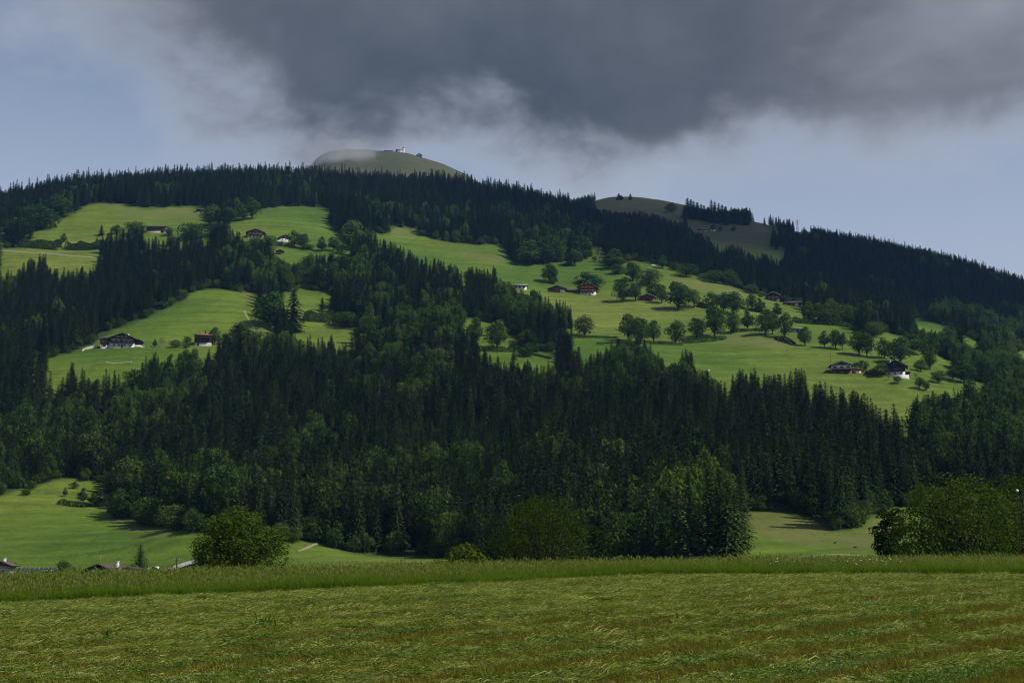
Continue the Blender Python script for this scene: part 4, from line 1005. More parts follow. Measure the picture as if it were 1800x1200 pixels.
def box(x0, x1, y0, y1, z0, z1):
    V = [(x, y, z) for z in (z0, z1) for y in (y0, y1) for x in (x0, x1)]
    return V, [(0, 2, 3, 1), (4, 5, 7, 6), (0, 1, 5, 4), (2, 6, 7, 3), (0, 4, 6, 2), (1, 3, 7, 5)]
def part(name, parts, mat, parent, smooth=False):
    V, F = merge(parts); return link(name, new_mesh(name, V, F, [mat], smooth), parent)
def extrude(prof, a0, a1, axis):
    """closed profile (u, z) swept along axis 'x' or 'y'"""
    n = len(prof); f = (lambda u, a, z: (u, a, z)) if axis == 'y' else (lambda u, a, z: (a, u, z))
    V = [f(u, a0, z) for u, z in prof] + [f(u, a1, z) for u, z in prof]
    F = [tuple(range(n))[::-1], tuple(range(n, 2 * n))] + [(i, (i + 1) % n, n + (i + 1) % n, n + i) for i in range(n)]
    if axis == 'x': F = [q[::-1] for q in F]
    return V, F
def window(parent, x, z, w, h, yf, frame=FRAME):
    o = part('window', [box(x - w / 2 - .12, x + w / 2 + .12, yf - .06, yf + .05, z - .12, z + h + .12)], frame, parent)
    part('pane', [box(x - w / 2, x - .05, yf - .10, yf - .02, z, z + h), box(x + .05, x + w / 2, yf - .10, yf - .02, z, z + h)], GLASS, o)
def house_body(e, W, D, hl, hu, pitch, ridge, low, up, roof, over=1.2, x0=0.0, y0=0.0, chimney=None, sink=4.0):
    """lower storey, timber storey with gables, roof; front at y0"""
    xl, xr = x0 - W / 2, x0 + W / 2; H = hl + hu; t = .28
    if hl > 0: part('lower_wall', [box(xl, xr, y0, y0 + D, -sink, hl)], low, e)
    z0 = hl if hl > 0 else -sink
    if ridge == 'y':
        rise = W / 2 * pitch
        part('upper_wall', [extrude([(xl - .03, z0), (xr + .03, z0), (xr + .03, H), (x0, H + rise), (xl - .03, H)], y0 - .03, y0 + D + .03, 'y')], up, e)
        a = over; dz = a * pitch
        prof = [(xl - a, H - dz + .04), (x0, H + rise + .04), (xr + a, H - dz + .04), (xr + a, H - dz + .04 + t), (x0, H + rise + .04 + t), (xl - a, H - dz + .04 + t)]
        rf = part('roof', [extrude(prof, y0 - over, y0 + D + over * .7, 'y')], roof, e); top = H + rise
    else:
        rise = D / 2 * pitch; yc = y0 + D / 2
        part('upper_wall', [extrude([(y0 - .03, z0), (y0 + D + .03, z0), (y0 + D + .03, H), (yc, H + rise), (y0 - .03, H)], xl - .03, xr + .03, 'x')], up, e)
        a = over; dz = a * pitch
        prof = [(y0 - a, H - dz + .04), (yc, H + rise + .04), (y0 + D + a, H - dz + .04), (y0 + D + a, H - dz + .04 + t), (yc, H + rise + .04 + t), (y0 - a, H - dz + .04 + t)]
        rf = part('roof', [extrude(prof, xl - over * .7, xr + over * .7, 'x')], roof, e); top = H + rise
    if chimney is not None:
        cx, cy = chimney; part('chimney', [box(cx - .35, cx + .35, cy - .35, cy + .35, H - .5, top + .8), box(cx - .45, cx + .45, cy - .45, cy + .45, top + .8, top + .95)], PLASTER, rf)
    return rf
def balcony(e, xl, xr, z, yf, mat, flowers=False, depth=1.3):
    b = part('balcony', [box(xl, xr, yf - depth, yf - .04, z - .15, z)], mat, e)
    n = max(6, int((xr - xl) / .6)); dx = (xr - xl) / n
    part('railing', [box(xl, xr, yf - depth - .05, yf - depth + .05, z + .95, z + 1.05)] + [box(xl + i * dx, xl + i * dx + dx * .72, yf - depth - .03, yf - depth + .03, z + .003, z + .947) for i in range(n)], mat, b)
    if flowers: 
        r = random.Random(int(z * 10)); part('flower_box', [box(xl + (xr - xl) * k / 14 + .1, xl + (xr - xl) * (k + 1) / 14 - .15 * r.random(), yf - depth - .4, yf - depth - .06, z + .6, z + 1.05 + .25 * r.random()) for k in range(14)], FLOWER, b)
def house(name, label, px, py, rz=0.0, cat='house', Y=None):
    p = hit(px, py)
    if Y: a, s = ray(px, py); p = (a * Y, Y, s * Y)
    e = link(name, None, None, p, rz); return tag(e, label, cat)
def m_px(n, px, py): p = hit(px, py); return n * (p[1] * CP + p[2] * SP) / FPX

# white-walled farmhouse with two annexes
e = house('farmhouse', 'large farmhouse with dark timber gable over a white ground floor, annexes on both sides', 214, 611, R(10))
house_body(e, 14.5, 13, 2.9, 2.9, .42, 'y', PLASTER, WOOD_D, ROOF_B, 1.6, 0, 0, (3, 8))
for x in (-4.6, -1.6, 1.6, 4.6): window(e, x, .9, 1.0, 1.2, 0, PLASTER)
for x in (-5, -2, 1, 4): window(e, x, 3.7, 1.0, 1.1, -.03)
for x in (-2.4, -.2, 2): window(e, x, 6.4, .8, .9, -.03)
part('door', [box(-.6, .6, -.08, .05, 0, 2.1)], WOOD_M, e)
balcony(e, -7.2, 7.2, 2.95, -.03, WOOD_D); balcony(e, -4.6, 4.6, 5.7, -.03, WOOD_D)
part('white_band', [box(-6.5, 6.5, -.12, -.032, 4.95, 5.3)], PLASTER, e)
house_body(e, 5.0, 8, 1.6, 3.6, .30, 'y', PLASTER, WOOD_M, ROOF_G, .9, -10.2, 1.0)
house_body(e, 3.6, 9, 2.2, 2.6, .40, 'y', PLASTER, WOOD_D, ROOF_B, .8, 9.4, 2.0)
window(e, -10.2, .5, 1.4, .9, 1.0, WOOD_D)
e = house('red_roofed_house', 'narrow dark timber house with a rust-red roof and stone base', 356, 608, R(4))
house_body(e, 10.0, 9, 2.2, 4.6, .30, 'x', STONE, WOOD_D, ROOF_R, .9, 0, 0)
for z in (2.9, 5.1):
    for x in (-3.6, -1.2, 1.2, 3.6): window(e, x, z, .8, .9, -.03, WOOD_M)
balcony(e, -4.8, 4.8, 4.6, -.03, WOOD_D); part('door', [box(-3.2, -2.0, -.08, .05, 0, 1.9)], WOOD_D, e)
part('chimney', [box(.5, 1.3, 4, 4.8, 7, 9.9), box(.4, 1.4, 3.9, 4.9, 9.9, 10.1)], WOOD_D, e)
e = house('barn', 'long brown barn with a pale flat roof over a white corner', 274, 409, R(-4), 'barn')
house_body(e, 18, 10, 1.6, 4.2, .14, 'x', STONE, WOOD_M, ROOF_G, 1.0)
for x in (-6, -2, 2, 6): window(e, x, 3.4, 1.2, 1.0, -.03, WOOD_D)
part('gate', [box(4.5, 7.5, -.1, .04, 0, 2.3)], WOOD_D, e)
e = house('hut', 'small dark hut at the edge of the upper left meadow', 353, 374, R(8), 'hut')
house_body(e, 8.5, 7, 1.0, 2.6, .40, 'x', STONE, WOOD_D, ROOF_B, 1.2); part('door', [box(-.6, .6, -.1, .04, 0, 2)], WOOD_M, e); window(e, 2.2, 1.4, .8, .8, -.03, WOOD_M)
e = house('farmhouse', 'brown-roofed farmhouse with a light timber gable at the edge of the upper middle meadow', 449, 418, R(6))
house_body(e, 14, 13, 2.4, 2.8, .40, 'y', PLASTER, WOOD_R, ROOF_B, 1.8, 0, 0, (-2, 7))
for x in (-4.5, -1.5, 1.5, 4.5): window(e, x, 3.2, 1, 1.1, -.03); window(e, x, .8, 1, 1.1, 0, WOOD_M)
balcony(e, -6.5, 6.5, 2.5, -.03, WOOD_M, True); window(e, 0, 5.9, 1, 1, -.03)
e = house('white_gabled_house', 'small white house with a brown roof between garden trees in the upper middle meadow', 502, 425, R(24))
house_body(e, 9, 10, 2.6, 1.6, .46, 'y', PLASTER, WOOD_R, ROOF_B, 1.3)
for x in (-2.6, 0, 2.6): window(e, x, .9, 1, 1.1, 0)
window(e, 0, 4.3, 1.0, 1.0, -.03); part('terrace', [box(-9, -4.6, -2, 4, -4, .4)], PLASTER, e)
e = house('shed', 'little red-brown shed half hidden below the white-gabled house', 492, 447, R(10), 'shed')
house_body(e, 5.5, 5, 0, 2.8, .38, 'y', WOOD_R, WOOD_R, ROOF_B, .9); part('gate', [box(-1.2, 1.2, -.1, -.035, 0, 2.1)], WOOD_D, e)
e = house('cottage', 'small grey-roofed cottage alone at the left of the right-hand meadows', 914, 508, R(-4))
house_body(e, 10, 7, 2.4, .8, .34, 'x', PLASTER, WOOD_D, ROOF_G, 1.2); 
for x in (-3.2, 0, 3.2): window(e, x, .9, 1, 1, 0, WOOD_D)
e = house('barn', 'low red-brown barn with a white gate beside the flowered farmhouse', 979, 514, R(-8), 'barn')
house_body(e, 13, 10, 0, 3.4, .34, 'y', WOOD_R, WOOD_R, ROOF_B, 1.3); part('gate', [box(2.6, 6.0, -.12, -.035, -.4, 2.2)], PLASTER, e); window(e, -2.5, 1.2, 1.0, .8, -.03, WOOD_D)
e = house('farmhouse', 'big farmhouse with red flowers on its balconies and a long timber barn wing', 1033, 518, R(-10))
house_body(e, 12.5, 14, 2.4, 4.4, .42, 'y', PLASTER, WOOD_M, ROOF_B, 1.9, 0, 0, (-2.5, 9))
for z in (.8,): 
    for x in (-4, -1.4, 1.4, 4): window(e, x, z, 1, 1.1, 0)
for z in (3.2, 5.6):
    for x in (-4, -1.4, 1.4, 4): window(e, x, z, 1, 1.1, -.03)
for z in (2.5, 4.95): balcony(e, -6, 6, z, -.03, WOOD_M, True)
balcony(e, -3, 3, 7.2, -.03, WOOD_R, True); window(e, 0, 7.7, 1, .9, -.03)
house_body(e, 13.5, 9, 1.2, 3.6, .30, 'x', STONE, WOOD_M, ROOF_B, 1.0, -13.2, 3.0); part('stair', [box(2.2, 5.2, -3.2, -1.6, -3.5, .3)], STONE, e)
e = house('barn', 'dark barn half hidden behind the first copse tree', 1111, 522, R(4), 'barn')
house_body(e, 9, 8, 0, 3.8, .36, 'x', WOOD_D, WOOD_D, ROOF_D, 1.0); part('gate', [box(-1.4, 1.4, -.12, -.035, 0, 2.5)], WOOD_M, e)
e = house('barn', 'red-brown barn with a pale roof edge among the copse trees', 1137, 529, R(-14), 'barn')
house_body(e, 11, 9, 0, 3.6, .34, 'y', WOOD_R, WOOD_R, ROOF_G, 1.2); part('gate', [box(-1.4, 1.4, -.12, -.035, 0, 2.5)], WOOD_D, e); window(e, 0, 3.6, .9, .8, -.03, WOOD_D)
e = house('gabled_house', 'brown gabled house on the crest of the right meadow', 1359, 529, R(-12))
house_body(e, 10, 11, 2.0, 3.2, .46, 'y', WOOD_M, WOOD_D, ROOF_G, 1.6)
for z in (.7, 3.0):
    for x in (-3, 0, 3): window(e, x, z, .9, 1, -.03)
balcony(e, -4.6, 4.6, 2.2, -.03, WOOD_M)
e = house('barn', 'long low brown barn just right of the brown gabled house', 1394, 538, R(-6), 'barn')
house_body(e, 13, 8, 0, 3.0, .36, 'x', WOOD_R, WOOD_R, ROOF_B, 1.1); part('gate', [box(1.5, 4.5, -.12, -.035, 0, 2.3)], PLASTER, e); window(e, -3, 1.2, 1.4, .9, -.03, WOOD_D)
e = house('shed', 'small white shed with a wide grey roof in the right meadow', 1402, 584, R(-4), 'shed')
house_body(e, 6.5, 4.5, 2.2, .4, .22, 'x', PLASTER_G, WOOD_M, ROOF_G, .9); part('door', [box(-.7, .7, -.1, .04, 0, 2)], WOOD_D, e)
e = house('white_fronted_house', 'house with a white upper storey over brown, and a flat terrace wing', 1480, 657, R(-6))
house_body(e, 11.5, 10, 2.5, 2.7, .36, 'y', WOOD_M, PLASTER, ROOF_D, 1.4)
for x in (-3.8, 0, 3.8): window(e, x, 3.3, 1.6, 1.2, -.03, WOOD_M)
part('gable_cladding', [extrude([(-4.2, 5.25), (4.2, 5.25), (0, 6.85)], -.14, -.05, 'y')], WOOD_D, e)
for x in (-2.6, 2.0): part('door', [box(x - 1.0, x + 1.0, -.1, .04, 0, 2.1)], WOOD_D, e)
balcony(e, -5.8, 5.8, 2.55, -.03, WOOD_M)
tw = part('terrace_wing', [box(6.0, 11.8, 1.0, 8, -4, 2.5)], WOOD_M, e); part('parapet', [box(5.9, 12.0, .85, 1.0, 2.5, 3.3), box(11.85, 12.0, 1.0, 8, 2.5, 3.3)], WOOD_R, tw)
part('terrace_arch', [box(8, 11, .86, .98, 0, 1.5)], PLASTER, tw)
e = house('gabled_house', 'tall dark gabled house with a white ground floor and terrace walls', 1574, 660, R(-14))
house_body(e, 11, 11, 2.3, 3.6, .50, 'y', PLASTER, WOOD_D, ROOF_D, 1.7, 0, 0, (-2.5, 5))
for x in (-3.4, 0, 3.4): window(e, x, .6, 1.1, 1.2, 0); window(e, x, 3.2, 1, 1, -.03, WOOD_M)
window(e, 0, 6.0, 1.2, 1, -.03); balcony(e, -5.2, 5.2, 2.9, -.03, WOOD_D); balcony(e, -3, 3, 5.6, -.03, WOOD_D)
part('terrace_wall', [box(-1, 7.5, -4.2, -3.2, -4.5, -.3)], PLASTER, e); part('lean_to', [box(5.6, 8.2, 1.5, 7, -4, 2.0), box(5.5, 8.6, 1.0, 7.4, 2.0, 2.25)], WOOD_D, e)
e = house('shed', 'low dark shed left of the tall dark gabled house', 1534, 659, R(-8), 'shed')
house_body(e, 6.5, 5, 0, 2.0, .34, 'y', WOOD_D, WOOD_D, ROOF_D, .8); part('gate', [box(-1.2, 1.2, -.12, -.035, 0, 1.8)], WOOD_M, e)
e = house('hut', 'reddish hut on the high alp slope', 1236, 406, R(5), 'hut'); house_body(e, 12, 8, .6, 2.6, .42, 'x', STONE, WOOD_R, ROOF_R, 1.0); part('door', [box(-.7, .7, -.1, -.035, 0, 2)], WOOD_D, e)
e = house('hut', 'white-walled hut beside the reddish one on the high alp slope', 1254, 406, R(-5), 'hut'); house_body(e, 7, 6, 2.2, .6, .45, 'y', PLASTER, WOOD_D, ROOF_D, 1.0); window(e, 1.5, .8, 1, 1, 0); part('door', [box(-1.9, -.7, -.1, .04, 0, 2)], WOOD_D, e)
# valley houses behind the tall grass
e = house('valley_house', 'house down in the valley showing only its brown roof and white chimney', 174, 1027, R(-14), Y=400.0)
house_body(e, 10.5, 11, 1.0, 2.6, .36, 'y', PLASTER, WOOD_D, ROOF_B, 1.4, 0, 0, (2.6, 5))
for x in (-3, 0, 3): window(e, x, 1.5, 1, 1, -.03)
part('aerial', [box(-1.6, -1.54, 3, 3.06, 4, 8.2), box(-2.1, -1.0, 3.005, 3.05, 7.6, 7.66)], METAL, e)
e = house('shed', 'small white-sided shed with a dark roof left of the valley spruce', 226, 1012, R(-20), 'shed', Y=395.0)
house_body(e, 3.2, 4, 0, 1.9, .28, 'y', PLASTER_G, PLASTER_G, ROOF_D, .5); part('door', [box(-.6, .5, -.1, -.035, -.2, 1.6)], WOOD_M, e)
e = house('valley_house', 'pale house with a red-brown hipped roof at the left picture edge', -2, 1017, R(6), Y=405.0)
house_body(e, 5.2, 8, 3.6, .3, .40, 'y', STONE, WOOD_M, ROOF_B, 1.1, 0, 0, (.6, 3)); window(e, .8, 1.6, .9, 1, 0)
sp = hit(62, 1001); e = link('solar_array', None, None, (*at(62, 1007, 398.0),), R(3)); tag(e, 'low rack of blue solar panels in the valley at the left', 'solar panels')
for i in range(9):
    x = -5.0 + i * 1.2
    o = part('solar_panel', [([(x, 0, .5), (x + 1.1, 0, .5), (x + 1.1, .9, 1.45), (x, .9, 1.45), (x, .05, .45), (x + 1.1, .05, .45), (x + 1.1, .95, 1.40), (x, .95, 1.40)], [(0, 1, 2, 3), (7, 6, 5, 4), (0, 4, 5, 1), (1, 5, 6, 2), (2, 6, 7, 3), (3, 7, 4, 0)])], PANEL, e)
    part('panel_frame', [box(x + 1.11, x + 1.15, .45, .98, .93, 1.47)], METAL, o)
part('rack', [box(x - .05, x + .05, .5, .6, -4, .95) for x in (-4.9, -1.6, 1.6, 5.2)], METAL, e)

# summit buildings
e = house('chapel', 'white chapel with a round tower on the summit', 704, 267.4, R(4), 'chapel')
k = m_px(1, 704, 267.4)
part('nave', [box(-8.5, 4.0, 0, 9, -4, 6.0)], PLASTER, e)
part('roof', [extrude([(-1, 6), (4.5, 9.2), (10, 6)], -9, 4.2, 'x')], ROOF_G, e)
part('porch', [box(-11.5, -8.5, 1, 8, -4, 7.5)], WOOD_D, e)
tw_ = part('tower', [tube([(0, 0, -4), (0, 0, 11.5)], [2.9, 2.8], 14)], PLASTER, e, True); tw_.location = (7.2, 3, 0)
dm = part('tower_cap', [tube([(0, 0, 11.4), (0, 0, 12.2), (0, 0, 13.4), (0, 0, 14.2)], [3.1, 3.0, 1.8, .1], 14)], ROOF_D, tw_, True)
for x in (-6, -2.5, 1): window(e, x, 1.5, 1.1, 2.4, 0, PLASTER)
e = house('summit_hut', 'low broad mountain hut with a dark roof on the summit', 683, 267, R(3), 'hut')
house_body(e, 20, 11, 2.2, .6, .36, 'x', PLASTER_G, WOOD_D, ROOF_D, 1.2); house_body(e, 12, 8, 1.6, .4, .2, 'x', PLASTER_G, WOOD_D, ROOF_G, .8, -15.6, 1.0)
for x in (-7, -3.5, 0, 3.5, 7): window(e, x, .6, 1.4, 1.1, 0, WOOD_D)
e = house('lift_station', 'small white-gabled lift station on the right shoulder of the summit', 737, 275.5, R(6), 'house')
house_body(e, 11, 12, 3.2, 2.2, .60, 'y', WOOD_D, PLASTER, ROOF_D, 1.6)
for x in (-3, 0, 3): window(e, x, 3.7, 1.2, 1.2, -.03, WOOD_D)
e = house('antenna_mast', 'thin antenna mast rising out of the mist on the summit', 624, 263, 0, 'mast'); Hm = m_px(17, 624, 263)
part('leg', [limb((-.9, -.5, -2), (-.15, -.1, Hm * .8), .16, .10, 4)], METAL, e); part('leg', [limb((.9, -.5, -2), (.15, -.1, Hm * .8), .16, .10, 4)], METAL, e); part('leg', [limb((0, .9, -2), (0, .15, Hm * .8), .16, .10, 4)], METAL, e)
part('brace', [limb(((-.9 + .75 * f) * (1 if i % 2 else -1), -.5 + .4 * f, Hm * .8 * f), ((-.9 + .75 * (f + .125)) * (-1 if i % 2 else 1), -.5 + .4 * (f + .125), Hm * .8 * (f + .125)), .06, .06, 3) for i, f in enumerate(np.arange(0, 1, .125))], METAL, e)
part('aerial', [limb((0, 0, Hm * .78), (0, 0, Hm), .12, .05, 5)], METAL, e)

# ---- masts and poles
def pylon(px, py, hpx, label):
    p = hit(px, py + 4); e = link('power_pylon', None, None, p); tag(e, label, 'pylon'); H = hpx / FPX * p[1]
    for sx in (-1, 1):
        for sy in (-1, 1): part('leg', [limb((sx * 1.5, sy * 1.5, -2), (sx * .25, sy * .25, H), .2, .12, 4)], METAL, e)
    part('brace', [limb((s * 1.5 * (1 - f), -1.5 * (1 - f) - .02, H * f * .9), (-s * 1.5 * (1 - f - .09), -1.5 * (1 - f - .09) - .02, H * (f + .1) * .9), .09, .09, 3) for f in np.arange(0, .9, .1) for s in (-1, 1)], METAL, e)
    for z, w in ((.72, 4.2), (.88, 3.0)): part('cross_arm', [limb((-w, 0, H * z), (w, 0, H * z), .2, .2, 4)], METAL, e)
pylon(1402, 406, 26, 'lattice power pylon on the wooded skyline at the right')
def pole(px, py, hpx, label, Y=None, r=.12, arm=True):
    p = hit(px, py)
    if Y: a, s = ray(px, py); p = (a * Y, Y, s * Y)
    e = link('utility_pole', None, None, p); tag(e, label, 'pole'); H = hpx / FPX * p[1]
    part('post', [limb((0, 0, -1.5), (0, 0, H), r * 1.2, r * .8, 6)], WOOD_M, e)
    if arm:
        part('cross_arm', [box(-.8, .8, -.06, .06, H * .86, H * .86 + .14)], WOOD_M, e)
        for x in (-.65, 0, .65): part('insulator', [tube([(x, 0, H * .86 + .15), (x, 0, H * .86 + .45)], [.07, .05], 6)], FRAME, e)
pole(310, 1014, 34, 'dark utility pole beside the gravel road', 392.0, .22)
pole(1461, 655, 36, 'thin pole left of the white-fronted house', None, .12)
pole(228, 640, 14, 'thin pole in the meadow below the white-walled farmhouse', None, .12, False)
pole(1369, 604, 26, 'thin pole beside the big dark tree by the shed', None, .12)
pl = at(1788, 862, 138.0); e = link('lamp_post', None, None, pl); tag(e, 'round white lamp on a thin post among the trees at the right edge', 'lamp')
bm = bmesh.new(); bmesh.ops.create_icosphere(bm, subdivisions=3, radius=.14); me = bpy.data.meshes.new('globe'); bm.to_mesh(me); bm.free(); me.materials.append(WRAP); link('globe', me, e)
part('post', [tube([(0, 0, -18), (0, 0, -.12)], [.05, .04], 8)], WOOD_D, e); part('collar', [tube([(0, 0, -.2), (0, 0, -.11)], [.09, .07], 8)], WOOD_D, e)

# ---- small things in the meadows
def bale(px, py, rz, label, L=1.5, Rr=.75):
    p = hit(px, py); V, F = [], []; k = 14
    for x, rr in ((-L / 2, Rr * .9), (-L / 2 + .1, Rr), (L / 2 - .1, Rr), (L / 2, Rr * .9)):
        for j in range(k): a = 6.2832 * j / k; V.append((x, rr * math.cos(a), Rr + rr * math.sin(a)))
    F = [(i * k + j, i * k + (j + 1) % k, (i + 1) * k + (j + 1) % k, (i + 1) * k + j) for i in range(3) for j in range(k)] + [tuple(range(k))[::-1], tuple(range(3 * k, 4 * k))]
    tag(link('hay_bale', new_mesh('hay_bale', V, F, [WRAP]), None, p, rz), label, 'hay bale')
bale(1146.6, 468, 0, 'left of two white wrapped bales on the crest of the right meadow', 1.7, .7); bale(1150, 468.5, .1, 'right of two white wrapped bales on the crest of the right meadow', 1.7, .7)
bale(1246, 652, .5, 'single white wrapped bale low in the meadow below the dry bank', 1.0, .45)
bale(263, 1003, .3, 'white wrapped bale beside the single valley spruce', 1.1, .55); bale(276, 1001, -.4, 'white wrapped bale by the gravel road in the valley', 1.0, .5)
def rock(px, py, w, label, seed, mat=STONE, name='boulder', cat='boulder', flat=.6):
    p = hit(px, py); s = w / FPX * p[1] / 2; bm = bmesh.new(); bmesh.ops.create_icosphere(bm, subdivisions=2, radius=1.0); r = random.Random(seed)
    for v in bm.verts: v.co = Vector((v.co.x * s, v.co.y * s, v.co.z * s * flat)) * r.uniform(.78, 1.15)
    me = bpy.data.meshes.new(name); bm.to_mesh(me); bm.free(); me.materials.append(mat); tag(link(name, me, None, (p[0], p[1], p[2] + s * .2)), label, cat)
rock(203, 856, 9, 'pale boulder at the top of the overgrown clearing', 1); rock(209, 860, 5, 'smaller pale boulder right below the one by the clearing', 2)
rock(223, 929, 7, 'brown tree stump on the rough bank of the valley meadow', 3, WOOD_M, 'tree_stump', 'stump', .7)
rock(1468, 954, 6, 'dark rock in the rough grassy bank', 4, ROOF_D); rock(1504, 962, 8, 'flat dark rock right of the smaller one in the rough grassy bank', 5, ROOF_D, flat=.4)

def ribbon(name, pts, width, mat, lift=.25, kind='structure'):
    W = []
    for a, b in zip(pts[:-1], pts[1:]):
        for t in np.linspace(0, 1, 9)[:-1]: W.append(hit(a[0] + (b[0] - a[0]) * t, a[1] + (b[1] - a[1]) * t)[:2])
    W.append(hit(*pts[-1])[:2]); W = np.array(W)
    for _ in range(4): W[1:-1] = .5 * W[1:-1] + .25 * (W[:-2] + W[2:])
    T = np.gradient(W, axis=0); T /= np.linalg.norm(T, axis=1)[:, None] + 1e-9; Nn = np.stack([-T[:, 1], T[:, 0]], 1)
    offs = np.linspace(-.5, .5, 5) * width; V = []
    for w_, n_ in zip(W, Nn):
        j = 1 + .12 * random.uniform(-1, 1)
        q = w_[None] + n_[None] * offs[:, None] * j; z = ground(q[:, 0], q[:, 1]) + lift - .12 * (abs(offs) > width * .45)
        V += [(a, b, c) for (a, b), c in zip(q, z)]
    n = len(W); F = [(i * 5 + j, i * 5 + j + 1, i * 5 + 6 + j, i * 5 + 5 + j) for i in range(n - 1) for j in range(4)]
    o = link(name, new_mesh(name, V, F, [mat], True)); tag(o, kind=kind)
ribbon('gravel_road', [(283,1013),(300,1002),(325,993),(352,987),(372,981)], 5.0, GRAVEL, .5)
ribbon('dirt_track', [(522,969),(535,965),(547,959),(556,955)], 1.3, EARTH, .2)
ribbon('meadow_lane', [(-20,439),(40,443),(90,446),(130,450),(170,453)], 2.6, EARTH, .2)
ribbon('farm_path', [(429,546),(434,556),(441,570),(450,583)], 1.2, EARTH, .15)
ribbon('lower_path', [(186,636),(200,639),(218,637),(232,636)], 1.3, EARTH, .15)
ribbon('edge_path', [(1340,985),(1400,979),(1470,973),(1530,978)], 1.6, EARTH, .12)
def low_wall(pts, h, label):
    P = [hit(*q) for q in pts]; mid = P[0]; V, F = [], []
    for p in P:
        for dy, dz in ((0, -1), (0, h), (.5, h), (.5, -1)): V.append((p[0] - mid[0], p[1] - mid[1] + dy, p[2] - mid[2] + dz))
    for i in range(len(P) - 1):
        for j in range(3): F.append((i * 4 + j, i * 4 + j + 1, i * 4 + 5 + j, i * 4 + 4 + j))
    F += [(0, 1, 2, 3), tuple(range(4 * len(P) - 1, 4 * len(P) - 5, -1))]
    tag(link('garden_wall', new_mesh('garden_wall', V, F, [STONE]), None, mid), label, 'wall')
low_wall([(144,618),(150,614),(160,612),(171,611)], 1.3, 'pale low wall left of the white-walled farmhouse'); low_wall([(247,610),(258,611)], .8, 'short pale wall right of the white-walled farmhouse')

# ---- weeds that stand out in the near meadow
def weed(px, py, Y, w, h, label, n, col, seed, upright=.8, name='weed_clump', cat='weed'):
    a, _ = ray(px, py); X = a * Y; z = float(meadow(np.array([X]), np.array([Y]))[0]); r = random.Random(seed); Q = []
    for _ in range(n):
        Q += blade((r.gauss(0, w * .22), r.gauss(0, w * .22), r.uniform(0, h * .25)), r.uniform(0, 6.28), r.uniform(.5, 1.15) * h, r.uniform(.015, .05), r.uniform(upright - .35, min(.99, upright + .18)), r.uniform(.1, .8), r)
    tag(link(name, new_mesh(name, *quads(Q), [col]), None, (X, Y, z + .03)), label, cat)
weed(808,1090,41.,.8,.36,'dark leafy clump lying in the middle of the mown meadow',110,GM['fresh'],1,.6)
weed(1045,1012,71.,1.0,.55,'dark green weed clump in the front of the tall grass',120,GM['fresh'],2,.8)
weed(466,1096,37.,.6,.42,'uncut tuft of stalks left standing in the mown meadow at the left',40,GM['hay'],3,.92)
weed(186,1118,33.,.6,.30,'small upright tuft of leaves near the left mown edge',40,GM['fresh'],4,.8)
weed(735,1138,29.,.7,.28,'flattened dark weed clump in the lower middle of the mown meadow',90,GM['fresh'],5,.4)
weed(1626,1090,34.,.7,.30,'dry brown weed clump in the mown meadow at the right',80,GM['stubble'],6,.75)
weed(1505,1088,35.,.6,.22,'green weed clump left of the dry brown one',70,GM['fresh'],7,.6)
weed(560,1160,27.,.7,.22,'leafy clump in the lower left of the mown meadow',80,GM['fresh'],8,.5)
def umbel(px, Y, n, label, seed):
    a, _ = ray(px, 1000); X = a * Y; r = random.Random(seed); e = link('flowering_weed', None, None, (X, Y, float(meadow(np.array([X]), np.array([Y]))[0]))); tag(e, label, 'flower')
    for _ in range(n):
        x, y, h = r.gauss(0, .45), r.gauss(0, .3), r.uniform(.55, .85)
        part('stem', [limb((x, y, 0), (x + .04, y, h), .008, .005, 4)], GM['blade'], e)
        part('flower_head', [([(x + .04 + .04 * math.cos(t) * q, y + .04 * math.sin(t) * q, h + .02 * (1 - q)) for q in (1,) for t in np.arange(0, 6.28, .785)] + [(x + .04, y, h + .035)], [(i, (i + 1) % 8, 8) for i in range(8)])], FRAME, e)
umbel(1366, 72., 7, 'white flowering weeds in the tall grass below the rough bank', 1); umbel(1517, 72., 9, 'patch of white flowers in the tall grass left of the other two-part patch', 2); umbel(1553, 73., 8, 'white flower patch in the tall grass nearest the small dark tree', 3)

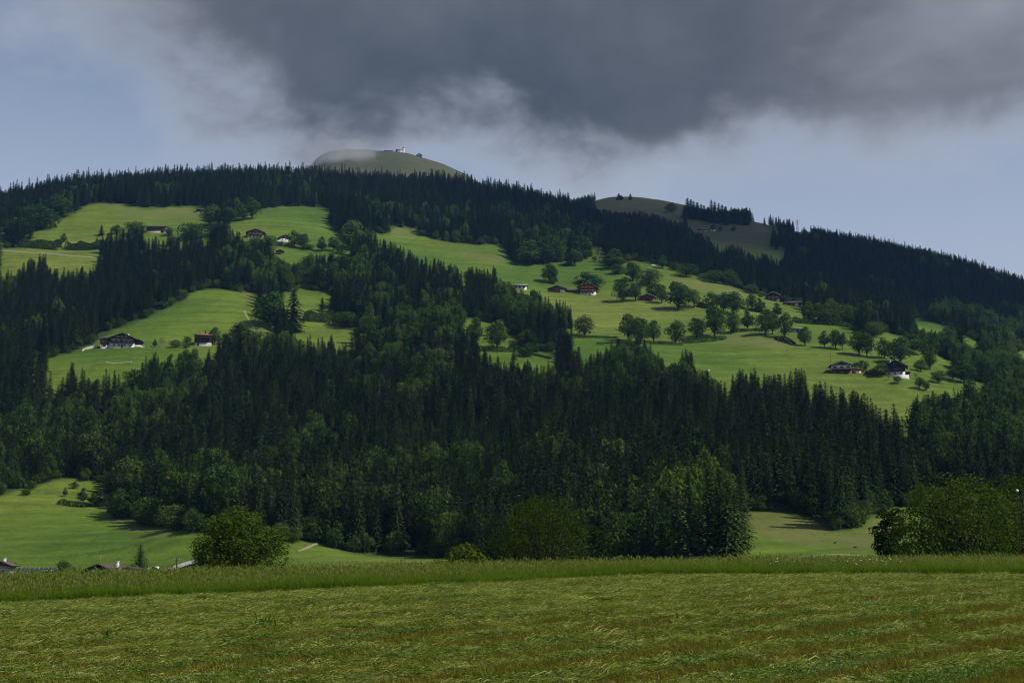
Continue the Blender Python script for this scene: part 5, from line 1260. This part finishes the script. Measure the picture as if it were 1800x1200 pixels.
# ------------------------------------------------------------------ air: even haze round everything, mist on the summit
def volume_box(name, lo, hi, col, dens):
    V, F = box(lo[0], hi[0], lo[1], hi[1], lo[2], hi[2]); m = Mat(name)
    pv = m.nd('ShaderNodeVolumePrincipled'); pv.inputs['Color'].default_value = (*col, 1); pv.inputs['Density'].default_value = dens; pv.inputs['Anisotropy'].default_value = 0.0
    m.L.new(pv.outputs[0], m.out.inputs['Volume']); return tag(link(name, new_mesh(name, V, F, [m.m])), kind='stuff')
HAZE_D = 0.000032
haze = volume_box('haze', (-2900, -120, min(float(GZ.min()), -12) - 2), (2900, 4200, float(GZ.max()) + 60), (0.26, 0.52, 1.0), HAZE_D)

def cloud_blob(name, c, r, dens, seed, kind_col=(.93, .94, .96), lump=.28):
    bm = bmesh.new(); bmesh.ops.create_icosphere(bm, subdivisions=5, radius=1.0); rr = random.Random(seed); ph = [rr.uniform(0, 6.28) for _ in range(12)]
    for v in bm.verts:
        x, y, z = v.co; q = 0
        for k, (f, a) in enumerate(((2.1, 1.0), (4.3, .55), (8.7, .3), (16., .16))):
            q += a * math.sin(f * x + ph[3 * k]) * math.sin(f * y + ph[3 * k + 1] + z * f * .5) * math.cos(f * z + ph[3 * k + 2])
        v.co = v.co * (1 + lump * q); v.co = Vector((v.co.x * r[0], v.co.y * r[1], v.co.z * r[2]))
    me = bpy.data.meshes.new(name); bm.to_mesh(me); bm.free(); m = Mat(name)
    pv = m.nd('ShaderNodeVolumePrincipled'); pv.inputs['Color'].default_value = (*kind_col, 1); pv.inputs['Density'].default_value = dens
    m.L.new(pv.outputs[0], m.out.inputs['Volume']); me.materials.append(m.m)
    return tag(link(name, me, None, c), kind='stuff')
# wisps of the cloud bank lying on the left flank of the summit
for i, (px, py, w, h, d) in enumerate(((596, 276, 54, 24, .0011), (572, 284, 44, 22, .0016), (626, 270, 40, 16, .0012), (552, 262, 46, 26, .0010), (606, 256, 52, 20, .0007), (582, 268, 26, 12, .0016), (640, 284, 26, 10, .0009), (540, 278, 30, 16, .0012))):
    Y = 3100.0 - 12 * i; k = Y / FPX; cloud_blob('mist', at(px, py, Y), (w * k, 110, h * k), d * 1.35, 40 + i, lump=.36)
# cloud overhead, out of the picture to the right, whose shade lies on the ridge
cloud_blob('cloud', (1760, 1340, 2100), (580, 600, 170), .0040, 60)
cloud_blob('cloud', (610, 2600, 2350), (170, 200, 110), .0045, 61)
